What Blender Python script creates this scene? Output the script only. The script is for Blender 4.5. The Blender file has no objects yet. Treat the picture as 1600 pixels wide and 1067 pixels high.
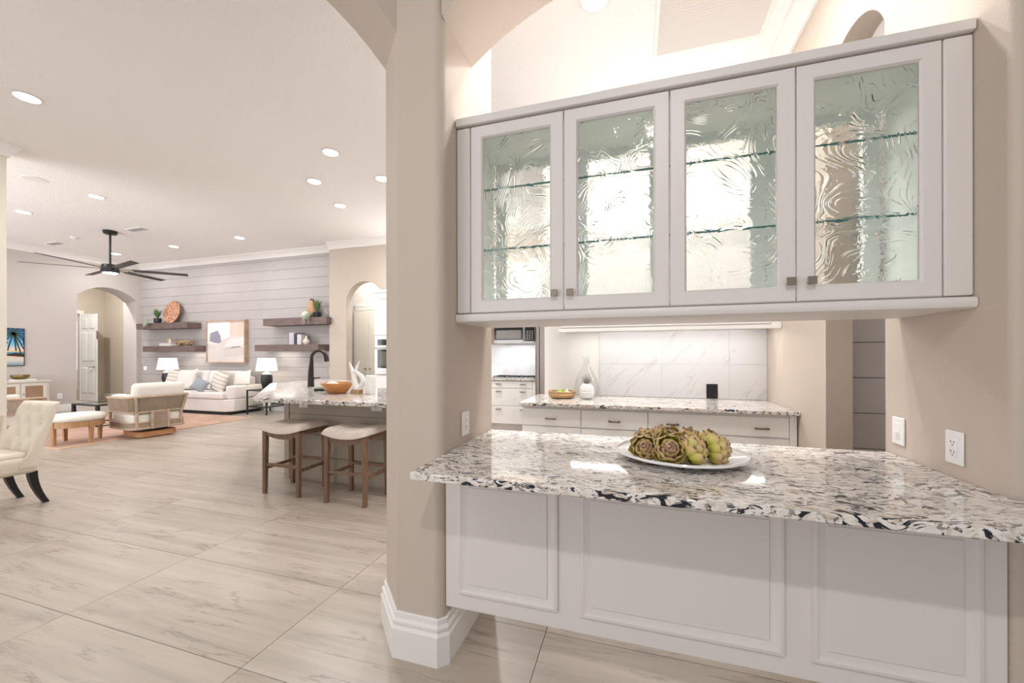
import bpy, bmesh, math, random
from mathutils import Vector, Matrix
random.seed(7)
sc = bpy.context.scene
COL = sc.collection
R = math.radians
PI = math.pi

# ------------------------------------------------------------------ camera
cam = bpy.data.cameras.new('camera')
camo = bpy.data.objects.new('camera', cam)
COL.objects.link(camo)
cam.sensor_fit = 'HORIZONTAL'
cam.sensor_width = 36.0
cam.lens = 613.51 * 36.0 / 1600.0
cam.shift_y = 20.7 / 1600.0
cam.clip_start = 0.05
camo.matrix_world = (Matrix.Translation((0, 0, 1.3595)) @ Matrix.Rotation(0.2999, 4, 'Z')
                     @ Matrix.Rotation(PI / 2, 4, 'X') @ Matrix.Rotation(-0.0019, 4, 'Z'))
sc.camera = camo

# ------------------------------------------------------------------ world, exposure, large lights
w = bpy.data.worlds.new('world')
sc.world = w
w.use_nodes = True
w.node_tree.nodes['Background'].inputs['Color'].default_value = (1.0, 0.985, 0.97, 1)
w.node_tree.nodes['Background'].inputs['Strength'].default_value = 0.42
sc.view_settings.view_transform = 'Standard'
sc.view_settings.look = 'None'
sc.view_settings.gamma = 1.0
sc.view_settings.use_curve_mapping = False
sc.view_settings.exposure = 0.27
sc.cycles.max_bounces = 14
sc.cycles.diffuse_bounces = 6
sc.cycles.transmission_bounces = 14
sc.cycles.transparent_max_bounces = 32
DOWNLIGHT_W = 17.0
UNDERCAB_W = 3.6


def area(name, loc, rot, sx, sy, power, col=(1, 1, 1), shape='RECTANGLE', parent=None):
    l = bpy.data.lights.new(name, 'AREA')
    l.shape = shape
    l.size = sx
    if shape in ('RECTANGLE', 'ELLIPSE'):
        l.size_y = sy
    l.energy = power
    l.color = col
    o = bpy.data.objects.new(name, l)
    o.location = loc
    o.rotation_euler = rot
    COL.objects.link(o)
    if parent:
        o.parent = parent
    return o


# unseen fill light added to lift the living room ceiling
area('fill_living', (-10.2, -1.0, 1.5), (R(118), 0, 0), 5.5, 2.4, 260, (0.95, 0.97, 1.0))
# second unseen fill added behind the viewer, tilted up at the near ceiling
area('fill_dining', (-4.2, -3.2, 1.4), (R(125), 0, 0), 5.0, 2.2, 95, (0.97, 0.98, 1.0))
ADDED_UPLIGHT_W = 5.5

# ------------------------------------------------------------------ helpers


class MB:
    def __init__(s):
        s.v = []
        s.f = []

    def add(s, vs, fs):
        n = len(s.v)
        s.v += [tuple(p) for p in vs]
        s.f += [tuple(i + n for i in f) for f in fs]
        return s

    def box(s, x0, x1, y0, y1, z0, z1):
        return s.add([(x0, y0, z0), (x1, y0, z0), (x1, y1, z0), (x0, y1, z0), (x0, y0, z1), (x1, y0, z1), (x1, y1, z1), (x0, y1, z1)],
                     [(0, 3, 2, 1), (4, 5, 6, 7), (0, 1, 5, 4), (1, 2, 6, 5), (2, 3, 7, 6), (3, 0, 4, 7)])

    def bar(s, p, q, w, d, up=(0, 0, 1), w2=None, d2=None):
        p, q = Vector(p), Vector(q)
        t = (q - p).normalized()
        u = Vector(up)
        if abs(t.dot(u)) > .95:
            u = Vector((0, 1, 0))
        a = t.cross(u).normalized()
        b = a.cross(t).normalized()
        w2 = w if w2 is None else w2
        d2 = d if d2 is None else d2
        vs = []
        for c, ww, dd in ((p, w, d), (q, w2, d2)):
            for sx, sy in ((-1, -1), (1, -1), (1, 1), (-1, 1)):
                vs.append(c + a * (sx * ww / 2) + b * (sy * dd / 2))
        return s.add(vs, [(0, 1, 2, 3), (4, 7, 6, 5), (0, 4, 5, 1), (1, 5, 6, 2), (2, 6, 7, 3), (3, 7, 4, 0)])

    def prism(s, poly, z0, z1):
        n = len(poly)
        vs = [(x, y, z0) for x, y in poly] + [(x, y, z1) for x, y in poly]
        fs = [tuple(range(n - 1, -1, -1)), tuple(range(n, 2 * n))]
        fs += [(i, (i + 1) % n, n + (i + 1) % n, n + i) for i in range(n)]
        return s.add(vs, fs)

    def loft(s, rings, caps=True, closed=True):
        n = len(rings[0])
        vs = [p for r in rings for p in r]
        fs = []
        for k in range(len(rings) - 1):
            for i in range(n if closed else n - 1):
                j = (i + 1) % n
                fs.append((k * n + i, k * n + j, (k + 1) * n + j, (k + 1) * n + i))
        if caps:
            fs.append(tuple(range(n - 1, -1, -1)))
            fs.append(tuple(range((len(rings) - 1) * n, len(rings) * n)))
        return s.add(vs, fs)

    def tube(s, path, r, n=8, caps=True):
        path = [Vector(p) for p in path]
        rr = r if isinstance(r, (list, tuple)) else [r] * len(path)
        rings = []
        prev = None
        for i, p in enumerate(path):
            t = (path[min(i + 1, len(path) - 1)] - path[max(i - 1, 0)]).normalized()
            if prev is None:
                u = Vector((0, 0, 1)) if abs(t.z) < .9 else Vector((0, 1, 0))
                a = t.cross(u).normalized()
            else:
                a = (prev - t * prev.dot(t)).normalized()
            prev = a
            b = t.cross(a)
            rings.append([p + (a * math.cos(2 * PI * k / n) + b * math.sin(2 * PI * k / n)) * rr[i] for k in range(n)])
        return s.loft(rings, caps)

    def lathe(s, prof, c=(0, 0, 0), n=24, sx=1.0, sy=1.0):
        rings = []
        for r, z in prof:
            r = max(r, 1e-4)
            rings.append([(c[0] + r * sx * math.cos(2 * PI * k / n), c[1] + r * sy * math.sin(2 * PI * k / n), c[2] + z) for k in range(n)])
        return s.loft(rings, True)

    def ell(s, c, rx, ry, rz, nu=14, nv=8):
        prof = [(math.sin(PI * i / nv), -math.cos(PI * i / nv)) for i in range(nv + 1)]
        rings = [[(c[0] + max(a, 1e-3) * rx * math.cos(2 * PI * k / nu), c[1] + max(a, 1e-3) * ry * math.sin(2 * PI * k / nu), c[2] + b * rz) for k in range(nu)] for a, b in prof]
        return s.loft(rings, True)

    def grid(s, nx, ny, fn):
        vs = [fn(i / nx, j / ny) for j in range(ny + 1) for i in range(nx + 1)]
        fs = [(j * (nx + 1) + i, j * (nx + 1) + i + 1, (j + 1) * (nx + 1) + i + 1, (j + 1) * (nx + 1) + i) for j in range(ny) for i in range(nx)]
        return s.add(vs, fs)

    def tf(s, M):
        s.v = [tuple(M @ Vector(p)) for p in s.v]
        return s

    def mesh(s, name, mat, smooth=35, weld=False):
        me = bpy.data.meshes.new(name)
        me.from_pydata(s.v, [], s.f)
        bm = bmesh.new()
        bm.from_mesh(me)
        if weld:
            bmesh.ops.remove_doubles(bm, verts=bm.verts, dist=1e-5)
        bmesh.ops.recalc_face_normals(bm, faces=bm.faces)
        bm.to_mesh(me)
        bm.free()
        me.materials.append(mat)
        if smooth:
            me.polygons.foreach_set('use_smooth', [True] * len(me.polygons))
            me.set_sharp_from_angle(angle=R(smooth))
        return me


OFF = {}


def thing(name, label, cat, loc=(0, 0, 0), rz=0, group=None):
    o = bpy.data.objects.new(name, None)
    o.empty_display_size = .1
    COL.objects.link(o)
    o.location = loc
    o.rotation_euler = (0, 0, rz)
    o['label'] = label
    o['category'] = cat
    if group:
        o['group'] = group
    OFF[o.name] = Vector(loc)
    return o


def part(name, mb, mat, parent=None, bevel=0, seg=2, smooth=35, w=False, label=None, kind=None, weld=False, subsurf=0):
    """one mesh object; w=True: coordinates are world ones, moved to the (unrotated) thing's base"""
    if w and parent is not None:
        off = OFF[parent.name]
        mb.v = [(a - off.x, b - off.y, c - off.z) for a, b, c in mb.v]
    o = bpy.data.objects.new(name, mb.mesh(name, mat, smooth, weld))
    COL.objects.link(o)
    if parent is not None:
        o.parent = parent
        OFF[o.name] = OFF.get(parent.name, Vector((0, 0, 0)))
    else:
        OFF[o.name] = Vector((0, 0, 0))
    if bevel:
        m = o.modifiers.new('bevel', 'BEVEL')
        m.width = bevel
        m.segments = seg
        m.limit_method = 'ANGLE'
        m.angle_limit = R(40)
    if subsurf:
        m = o.modifiers.new('sub', 'SUBSURF')
        m.levels = subsurf
        m.render_levels = subsurf
    if label:
        o['label'] = label
    if kind:
        o['kind'] = kind
    return o


def struct(name, mb, mat, bevel=0, parent=None, seg=3, smooth=35):
    return part(name, mb, mat, parent, bevel, seg, smooth, kind=None if parent else 'structure')


def tag(o, label, cat, group=None):
    o['label'] = label
    o['category'] = cat
    if group:
        o['group'] = group
    return o


def share(o, parent=None, M=None):
    c = o.copy()
    COL.objects.link(c)
    if parent is not None:
        c.parent = parent
    if M is not None:
        c.matrix_local = M
    return c


def dup(root, loc, rz, label, group=None):
    r = root.copy()
    COL.objects.link(r)
    r.location = loc
    r.rotation_euler = (0, 0, rz)
    r['label'] = label
    if group:
        r['group'] = group
    for ch in list(root.children):
        c = ch.copy()
        COL.objects.link(c)
        c.parent = r
        for g in list(ch.children):
            d = g.copy()
            COL.objects.link(d)
            d.parent = c
    return r


# ------------------------------------------------------------------ materials
def mat(name, col, rough=.5, metal=0.0, bump=None, vary=0.0, emit=0.0, spec=.5, alpha=1.0, trans=0.0, sheen=0.0, ior=1.45):
    m = bpy.data.materials.new(name)
    m.use_nodes = True
    nt = m.node_tree
    b = nt.nodes['Principled BSDF']
    b.inputs['Base Color'].default_value = (*col, 1)
    b.inputs['Roughness'].default_value = rough
    b.inputs['Metallic'].default_value = metal
    b.inputs['Specular IOR Level'].default_value = spec
    b.inputs['Transmission Weight'].default_value = trans
    b.inputs['IOR'].default_value = ior
    if sheen:
        b.inputs['Sheen Weight'].default_value = sheen
    if emit:
        b.inputs['Emission Color'].default_value = (*col, 1)
        b.inputs['Emission Strength'].default_value = emit
    if bump or vary:
        tc = nt.nodes.new('ShaderNodeTexCoord')
    if bump:
        scale, strength, dist = bump
        n = nt.nodes.new('ShaderNodeTexNoise')
        n.inputs['Scale'].default_value = scale
        n.inputs['Detail'].default_value = 3
        nt.links.new(tc.outputs['Object'], n.inputs['Vector'])
        bp = nt.nodes.new('ShaderNodeBump')
        bp.inputs['Strength'].default_value = strength
        bp.inputs['Distance'].default_value = dist
        nt.links.new(n.outputs['Fac'], bp.inputs['Height'])
        nt.links.new(bp.outputs['Normal'], b.inputs['Normal'])
    if vary:
        n2 = nt.nodes.new('ShaderNodeTexNoise')
        n2.inputs['Scale'].default_value = 3.5
        n2.inputs['Detail'].default_value = 5
        nt.links.new(tc.outputs['Object'], n2.inputs['Vector'])
        cr = nt.nodes.new('ShaderNodeValToRGB')
        cr.color_ramp.elements[0].position = .3
        cr.color_ramp.elements[1].position = .7
        cr.color_ramp.elements[0].color = (*[c * (1 - vary) for c in col], 1)
        cr.color_ramp.elements[1].color = (*[min(1, c * (1 + vary)) for c in col], 1)
        nt.links.new(n2.outputs['Fac'], cr.inputs['Fac'])
        nt.links.new(cr.outputs['Color'], b.inputs['Base Color'])
    return m


def N(nt, t, **kw):
    n = nt.nodes.new(t)
    for k, v in kw.items():
        if k in n.inputs:
            n.inputs[k].default_value = v
        else:
            setattr(n, k, v)
    return n


def ramp(nt, stops, interp='LINEAR'):
    n = nt.nodes.new('ShaderNodeValToRGB')
    n.color_ramp.interpolation = interp
    e = n.color_ramp.elements
    while len(e) < len(stops):
        e.new(.5)
    for i, (p, c) in enumerate(stops):
        e[i].position = p
        e[i].color = (*c, 1)
    return n


def mixc(nt, fac, a, b, mode='MIX'):
    n = nt.nodes.new('ShaderNodeMix')
    n.data_type = 'RGBA'
    n.blend_type = mode
    for sock, val in ((n.inputs[0], fac), (n.inputs[6], a), (n.inputs[7], b)):
        if isinstance(val, (int, float)):
            sock.default_value = val
        elif isinstance(val, tuple):
            sock.default_value = (*val, 1)
        else:
            nt.links.new(val, sock)
    return n.outputs[2]


def tile_material():
    m = bpy.data.materials.new('veined_floor_tile')
    m.use_nodes = True
    nt = m.node_tree
    b = nt.nodes['Principled BSDF']
    b.inputs['Roughness'].default_value = .33
    tc = N(nt, 'ShaderNodeTexCoord')
    oi = N(nt, 'ShaderNodeObjectInfo')
    mul = N(nt, 'ShaderNodeVectorMath', operation='SCALE')
    cmb = N(nt, 'ShaderNodeCombineXYZ')
    for i in range(3):
        nt.links.new(oi.outputs['Random'], cmb.inputs[i])
    nt.links.new(cmb.outputs[0], mul.inputs[0])
    mul.inputs['Scale'].default_value = 37.0
    add = N(nt, 'ShaderNodeVectorMath', operation='ADD')
    nt.links.new(tc.outputs['Object'], add.inputs[0])
    nt.links.new(mul.outputs[0], add.inputs[1])
    mp = N(nt, 'ShaderNodeMapping')
    mp.inputs['Scale'].default_value = (.32, 6.5, 1)
    nt.links.new(add.outputs[0], mp.inputs['Vector'])
    n1 = N(nt, 'ShaderNodeTexNoise', Scale=2.0, Detail=6.0, Roughness=.58, Distortion=.15)
    nt.links.new(mp.outputs[0], n1.inputs['Vector'])
    base = ramp(nt, [(.28, (.345, .295, .245)), (.5, (.425, .37, .315)), (.74, (.49, .435, .38))])
    nt.links.new(n1.outputs['Fac'], base.inputs['Fac'])
    mp2 = N(nt, 'ShaderNodeMapping')
    mp2.inputs['Scale'].default_value = (.42, 4.4, 1)
    nt.links.new(add.outputs[0], mp2.inputs['Vector'])
    n2 = N(nt, 'ShaderNodeTexNoise', Scale=1.5, Detail=6.0, Roughness=.6, Distortion=.12)
    nt.links.new(mp2.outputs[0], n2.inputs['Vector'])
    vein = ramp(nt, [(.486, (0, 0, 0)), (.499, (.85, .85, .85)), (.502, (.6, .6, .6)), (.525, (0, 0, 0))])
    nt.links.new(n2.outputs['Fac'], vein.inputs['Fac'])
    n3 = N(nt, 'ShaderNodeTexNoise', Scale=3.0, Detail=2.0)
    nt.links.new(add.outputs[0], n3.inputs['Vector'])
    vm = N(nt, 'ShaderNodeMath', operation='MULTIPLY')
    nt.links.new(vein.outputs['Color'], vm.inputs[0])
    r3 = ramp(nt, [(.4, (0, 0, 0)), (.62, (1, 1, 1))])
    nt.links.new(n3.outputs['Fac'], r3.inputs['Fac'])
    nt.links.new(r3.outputs['Color'], vm.inputs[1])
    c1 = mixc(nt, vm.outputs[0], base.outputs['Color'], (.21, .165, .13))
    # tone of the single tile
    tone = ramp(nt, [(0, (.94, .935, .93)), (1, (1.05, 1.045, 1.04))])
    nt.links.new(oi.outputs['Random'], tone.inputs['Fac'])
    c2 = mixc(nt, 1.0, c1, tone.outputs['Color'], 'MULTIPLY')
    nt.links.new(c2, b.inputs['Base Color'])
    return m


def quartz_material():
    m = bpy.data.materials.new('speckled_quartz')
    m.use_nodes = True
    nt = m.node_tree
    b = nt.nodes['Principled BSDF']
    b.inputs['Roughness'].default_value = .07
    tc = N(nt, 'ShaderNodeTexCoord')
    warp = N(nt, 'ShaderNodeTexNoise', Scale=5.0, Detail=2.0)
    nt.links.new(tc.outputs['Object'], warp.inputs['Vector'])
    ws = N(nt, 'ShaderNodeVectorMath', operation='MULTIPLY_ADD')
    nt.links.new(warp.outputs['Color'], ws.inputs[0])
    ws.inputs[1].default_value = (.16, .16, .16)
    nt.links.new(tc.outputs['Object'], ws.inputs[2])

    def layer(scale, sc3, lo, hi, dist=1.2, det=3.0, off=0.0, rot=0.0):
        mp = N(nt, 'ShaderNodeMapping')
        mp.inputs['Scale'].default_value = sc3
        mp.inputs['Location'].default_value = (off, off * .7, off * 1.3)
        mp.inputs['Rotation'].default_value = (0, 0, rot)
        nt.links.new(ws.outputs[0], mp.inputs['Vector'])
        n = N(nt, 'ShaderNodeTexNoise', Scale=scale, Detail=det, Roughness=.55, Distortion=dist)
        nt.links.new(mp.outputs[0], n.inputs['Vector'])
        r = ramp(nt, [(lo, (0, 0, 0)), (hi, (1, 1, 1))])
        nt.links.new(n.outputs['Fac'], r.inputs['Fac'])
        return r.outputs['Color']
    c = mixc(nt, layer(9, (1, 2.2, 2.0), .50, .64, 2.0), (.76, .72, .685), (.56, .48, .41))
    c = mixc(nt, layer(15, (1, 2.6, 2.0), .55, .60, 1.6, off=3.1), c, (.83, .81, .79))
    c = mixc(nt, layer(10, (1, 3.0, 2.4), .592, .615, 2.2, off=7.7, rot=.3), c, (.30, .28, .275))
    c = mixc(nt, layer(22, (1, 2.6, 2.2), .60, .625, 1.8, off=12.3, rot=-.3), c, (.12, .115, .12))
    c = mixc(nt, layer(8.5, (1, 3.6, 2.8), .590, .606, 2.0, off=21.9, rot=.12), c, (.014, .017, .026))
    nt.links.new(c, b.inputs['Base Color'])
    return m


def marble_material():
    m = bpy.data.materials.new('white_marble_tile')
    m.use_nodes = True
    nt = m.node_tree
    b = nt.nodes['Principled BSDF']
    b.inputs['Roughness'].default_value = .18
    tc = N(nt, 'ShaderNodeTexCoord')
    m0 = N(nt, 'ShaderNodeMapping')
    m0.inputs['Rotation'].default_value = (0, R(47), 0)
    nt.links.new(tc.outputs['Object'], m0.inputs['Vector'])
    mp = N(nt, 'ShaderNodeMapping')
    mp.inputs['Scale'].default_value = (.5, .5, 3.4)
    nt.links.new(m0.outputs[0], mp.inputs['Vector'])
    n = N(nt, 'ShaderNodeTexNoise', Scale=1.6, Detail=4.0, Distortion=.15)
    nt.links.new(mp.outputs[0], n.inputs['Vector'])
    r = ramp(nt, [(.482, (.71, .71, .72)), (.5, (.61, .605, .61)), (.506, (.71, .71, .72))])
    nt.links.new(n.outputs['Fac'], r.inputs['Fac'])
    nt.links.new(r.outputs['Color'], b.inputs['Base Color'])
    return m


def wood_material(name, dark, light, scale=(1.2, 14, 14), rough=.5):
    m = bpy.data.materials.new(name)
    m.use_nodes = True
    nt = m.node_tree
    b = nt.nodes['Principled BSDF']
    b.inputs['Roughness'].default_value = rough
    tc = N(nt, 'ShaderNodeTexCoord')
    mp = N(nt, 'ShaderNodeMapping')
    mp.inputs['Scale'].default_value = scale
    nt.links.new(tc.outputs['Object'], mp.inputs['Vector'])
    n = N(nt, 'ShaderNodeTexNoise', Scale=3.0, Detail=5.0, Distortion=.6)
    nt.links.new(mp.outputs[0], n.inputs['Vector'])
    r = ramp(nt, [(.3, dark), (.7, light)])
    nt.links.new(n.outputs['Fac'], r.inputs['Fac'])
    nt.links.new(r.outputs['Color'], b.inputs['Base Color'])
    return m


def swirl_glass_material():
    """clear cast glass with swirling raised strokes"""
    m = bpy.data.materials.new('swirled_cast_glass')
    m.use_nodes = True
    nt = m.node_tree
    for n in list(nt.nodes):
        if n.type != 'OUTPUT_MATERIAL':
            nt.nodes.remove(n)
    out = [n for n in nt.nodes if n.type == 'OUTPUT_MATERIAL'][0]
    g = N(nt, 'ShaderNodeBsdfGlass', IOR=1.45, Roughness=0.0)
    g.inputs['Color'].default_value = (.985, .995, .988, 1)
    tc = N(nt, 'ShaderNodeTexCoord')
    big = N(nt, 'ShaderNodeTexNoise', Scale=4.2, Detail=1.0, Distortion=.8)
    nt.links.new(tc.outputs['Object'], big.inputs['Vector'])
    # narrow raised strokes that follow the contours of a smooth field, broken up by a mask
    mul = N(nt, 'ShaderNodeMath', operation='MULTIPLY')
    nt.links.new(big.outputs['Fac'], mul.inputs[0])
    mul.inputs[1].default_value = 135.0
    sn = N(nt, 'ShaderNodeMath', operation='SINE')
    nt.links.new(mul.outputs[0], sn.inputs[0])
    rid = ramp(nt, [(.35, (0, 0, 0)), (1.0, (1, 1, 1))])
    rid.color_ramp.interpolation = 'EASE'
    nt.links.new(sn.outputs[0], rid.inputs['Fac'])
    fine = N(nt, 'ShaderNodeTexNoise', Scale=15.0, Detail=2.0)
    nt.links.new(tc.outputs['Object'], fine.inputs['Vector'])
    msk = ramp(nt, [(.36, (0, 0, 0)), (.60, (1, 1, 1))])
    nt.links.new(fine.outputs['Fac'], msk.inputs['Fac'])
    pr = N(nt, 'ShaderNodeMath', operation='MULTIPLY')
    nt.links.new(rid.outputs['Color'], pr.inputs[0])
    nt.links.new(msk.outputs['Color'], pr.inputs[1])
    wob = N(nt, 'ShaderNodeTexNoise', Scale=34.0, Detail=2.0, Distortion=1.0)
    nt.links.new(tc.outputs['Object'], wob.inputs['Vector'])
    sm = N(nt, 'ShaderNodeMath', operation='MULTIPLY_ADD')
    nt.links.new(wob.outputs['Fac'], sm.inputs[0])
    sm.inputs[1].default_value = .55
    nt.links.new(pr.outputs[0], sm.inputs[2])
    bp = N(nt, 'ShaderNodeBump', Strength=.6, Distance=.0028)
    nt.links.new(sm.outputs[0], bp.inputs['Height'])
    nt.links.new(bp.outputs['Normal'], g.inputs['Normal'])
    nt.links.new(g.outputs[0], out.inputs['Surface'])
    return m


def thin_glass_material(name, tint=(.97, .985, .98), gloss=.03):
    m = bpy.data.materials.new(name)
    m.use_nodes = True
    nt = m.node_tree
    for n in list(nt.nodes):
        if n.type != 'OUTPUT_MATERIAL':
            nt.nodes.remove(n)
    out = [n for n in nt.nodes if n.type == 'OUTPUT_MATERIAL'][0]
    t = N(nt, 'ShaderNodeBsdfTransparent')
    t.inputs['Color'].default_value = (*tint, 1)
    g = N(nt, 'ShaderNodeBsdfGlossy', Roughness=.02)
    mx = N(nt, 'ShaderNodeMixShader')
    fr = N(nt, 'ShaderNodeLayerWeight', Blend=.5)
    pw = N(nt, 'ShaderNodeMath', operation='POWER')
    nt.links.new(fr.outputs['Facing'], pw.inputs[0])
    pw.inputs[1].default_value = 5.0
    ma = N(nt, 'ShaderNodeMath', operation='MULTIPLY_ADD')
    nt.links.new(pw.outputs[0], ma.inputs[0])
    ma.inputs[1].default_value = .6
    ma.inputs[2].default_value = gloss
    nt.links.new(ma.outputs[0], mx.inputs[0])
    nt.links.new(t.outputs[0], mx.inputs[1])
    nt.links.new(g.outputs[0], mx.inputs[2])
    nt.links.new(mx.outputs[0], out.inputs['Surface'])
    return m


M = {}
M['wall'] = mat('beige_wall_paint', (.555, .48, .415), .75, bump=(95, .35, .004))
M['wall_mauve'] = mat('grey_mauve_wall_paint', (.53, .485, .465), .75, bump=(95, .25, .004))
M['wall_cream'] = mat('cream_wall_paint', (.70, .655, .575), .7)
M['wall_white'] = mat('white_wall_paint', (.80, .785, .76), .7)
M['hall'] = mat('tan_hall_paint', (.58, .515, .425), .75)
M['ceiling'] = mat('textured_ceiling', (.87, .855, .85), .85, bump=(42, .55, .012))
M['trim'] = mat('white_trim_paint', (.80, .785, .77), .4)
M['cab'] = mat('white_cabinet_paint', (.74, .70, .675), .38)
M['cab_in'] = mat('cabinet_interior', (.85, .88, .845), .45)
M['cab2'] = mat('white_kitchen_cabinet', (.87, .86, .85), .35)
M['shiplap'] = mat('grey_shiplap_paint', (.425, .395, .385), .45, vary=.03)
M['tile'] = tile_material()
M['grout'] = mat('grout', (.30, .265, .23), .9)
M['quartz'] = quartz_material()
M['marble'] = marble_material()
M['marble_joint'] = mat('pale_grout', (.62, .61, .60), .7)
M['glass_swirl'] = swirl_glass_material()
M['glass'] = thin_glass_material('clear_pane_glass')
M['glass_clear'] = thin_glass_material('blown_glass', (.975, .98, .98), .04)
M['glass_shelf'] = thin_glass_material('shelf_glass', (.985, .995, .99), .03)
M['glass_edge'] = mat('teal_glass_edge', (.02, .17, .15), .15)
M['nickel'] = mat('brushed_nickel', (.33, .28, .225), .33, 1.0)
M['steel'] = mat('stainless_steel', (.47, .45, .435), .28, 1.0)
M['fridge_steel'] = mat('brushed_fridge_steel', (.40, .36, .34), .4, 1.0)
M['black'] = mat('black_paint', (.012, .012, .013), .4)
M['black_gloss'] = mat('black_glass', (.012, .012, .014), .08)
M['dark_glass'] = mat('tinted_oven_glass', (.10, .095, .07), .1)
M['bronze'] = mat('dark_bronze', (.045, .036, .032), .35, .6)
M['plate'] = mat('white_plastic_plate', (.85, .84, .83), .35)
M['slot'] = mat('dark_slot', (.05, .045, .04), .6)
M['ceramic'] = mat('white_glazed_ceramic', (.82, .81, .80), .12)
M['fabric_white'] = mat('ivory_fabric', (.74, .70, .645), .9, bump=(240, .25, .002), sheen=.2)
M['fabric_sofa'] = mat('pale_sofa_linen', (.70, .66, .64), .9, bump=(200, .25, .003), sheen=.15)
M['fabric_cream'] = mat('cream_upholstery', (.72, .655, .555), .85, bump=(260, .2, .002), sheen=.2)
M['fabric_oat'] = mat('oatmeal_linen', (.62, .55, .495), .9, bump=(300, .35, .002))
M['fabric_blue'] = mat('blue_grey_fabric', (.30, .34, .38), .9)
M['walnut'] = wood_material('stained_stool_wood', (.145, .085, .053), (.25, .155, .10), (9, 9, 1.2))
M['teak'] = wood_material('orange_teak', (.36, .155, .06), (.52, .25, .11), (1.5, 1.5, 10))
M['teak_light'] = wood_material('light_teak', (.35, .185, .085), (.47, .275, .14), (6, 6, 1.5))
M['shelf_wood'] = wood_material('dark_shelf_wood', (.105, .072, .066), (.19, .135, .125))
M['rope'] = mat('taupe_rope', (.35, .265, .20), .85, vary=.12)
M['rim_wood'] = wood_material('ash_rim_wood', (.37, .265, .19), (.48, .36, .27), (3, 3, 3))
M['rug'] = mat('terracotta_rug', (.50, .335, .26), .95, bump=(160, .4, .004), vary=.16)
M['rug_edge'] = mat('rug_binding', (.60, .40, .29), .95)
M['lampshade'] = mat('glowing_lampshade', (1.0, .97, .92), .9, emit=1.15)
M['lens'] = mat('lit_lens', (1.0, .97, .93), .9, emit=14)
M['ledstrip'] = mat('led_strip', (1.0, .98, .96), .9, emit=8)
M['black_ceramic'] = mat('black_ribbed_ceramic', (.018, .02, .024), .45)
M['teal_ceramic'] = mat('grey_teal_glaze', (.20, .25, .25), .4)
M['leaf'] = mat('green_leaves', (.12, .20, .08), .6, vary=.3)
M['leaf_pale'] = mat('pale_green_leaves', (.34, .42, .31), .7, vary=.2)
def carved_material():
    m = bpy.data.materials.new('coral_carved_plate')
    m.use_nodes = True
    nt = m.node_tree
    b = nt.nodes['Principled BSDF']
    b.inputs['Roughness'].default_value = .75
    tc = N(nt, 'ShaderNodeTexCoord')
    v = N(nt, 'ShaderNodeTexNoise', Scale=16.0, Detail=2.0, Distortion=2.5)
    nt.links.new(tc.outputs['Object'], v.inputs['Vector'])
    rr = ramp(nt, [(.40, (.23, .085, .045)), (.50, (.47, .22, .13)), (.60, (.66, .42, .29))])
    nt.links.new(v.outputs['Fac'], rr.inputs['Fac'])
    nt.links.new(rr.outputs['Color'], b.inputs['Base Color'])
    return m


M['terracotta_weave'] = carved_material()
M['gold'] = mat('antique_gold', (.42, .29, .13), .35, .8)
M['brass'] = mat('dark_brass', (.27, .20, .08), .3, 1.0)
M['cane'] = mat('brown_cane_weave', (.30, .19, .12), .8, bump=(220, .8, .004), vary=.15)
M['console'] = mat('whitewashed_console', (.62, .58, .53), .5)
M['cream'] = mat('cream_ceramic', (.74, .68, .58), .4)
M['tan_wood'] = wood_material('tan_carved_wood', (.40, .22, .10), (.58, .37, .20), (4, 4, 4))
M['bowl'] = wood_material('orange_bowl_wood', (.42, .16, .045), (.60, .27, .09), (2, 2, 8), .35)
M['basket'] = mat('straw_basket', (.46, .30, .15), .85, bump=(90, 1.0, .006), vary=.25)
M['lime'] = mat('lime_green_skin', (.30, .42, .06), .4, vary=.15)
M['paper'] = mat('paper_pages', (.78, .76, .72), .8)
M['book_grey'] = mat('pale_grey_cover', (.62, .58, .58), .6)
M['book_lilac'] = mat('lilac_cover', (.52, .49, .56), .6)
M['book_navy'] = mat('navy_cover', (.04, .045, .09), .5)
M['white_matt'] = mat('white_matt', (.84, .83, .81), .6)
M['island'] = mat('greige_island_paint', (.42, .365, .30), .5)
M['vent'] = mat('grey_vent', (.36, .34, .33), .5)
M['speaker'] = mat('speaker_mesh_grey', (.58, .56, .54), .8)
M['pantry'] = mat('pale_yellow_door', (.83, .80, .72), .5)
M['sky_pane'] = mat('daylit_window', (.75, .85, 1.0), .3, emit=1.6)
M['shutter'] = mat('white_shutter', (.78, .80, .86), .45)
M['bedding'] = mat('white_bedding', (.78, .80, .85), .9)

# ------------------------------------------------------------------ setting: floor, ceiling
CEIL = 3.9
XL, XR = -.80, 1.084          # jambs of the bar opening
YF, YA, YB = 1.553, 1.887, 2.19

fl = struct('floor', MB().box(-18.5, 3.6, -3.5, 9.6, -.12, -.012), M['grout'])
TX, TY = 1.22, .61
tile_me = MB().box(-.5 * TX + .0015, .5 * TX - .0015, -.5 * TY + .0015, .5 * TY - .0015, -.012, 0).mesh('floor_tile', M['tile'], 0)
for i in range(-10, 3):
    for j in range(-2, 10):
        cx, cy = -1.633 + TX * (i + .5), 1.2805 + TY * (j + .5)
        o = bpy.data.objects.new('floor_tile', tile_me)
        COL.objects.link(o)
        o.parent = fl
        o.location = (cx, cy, 0)
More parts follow.
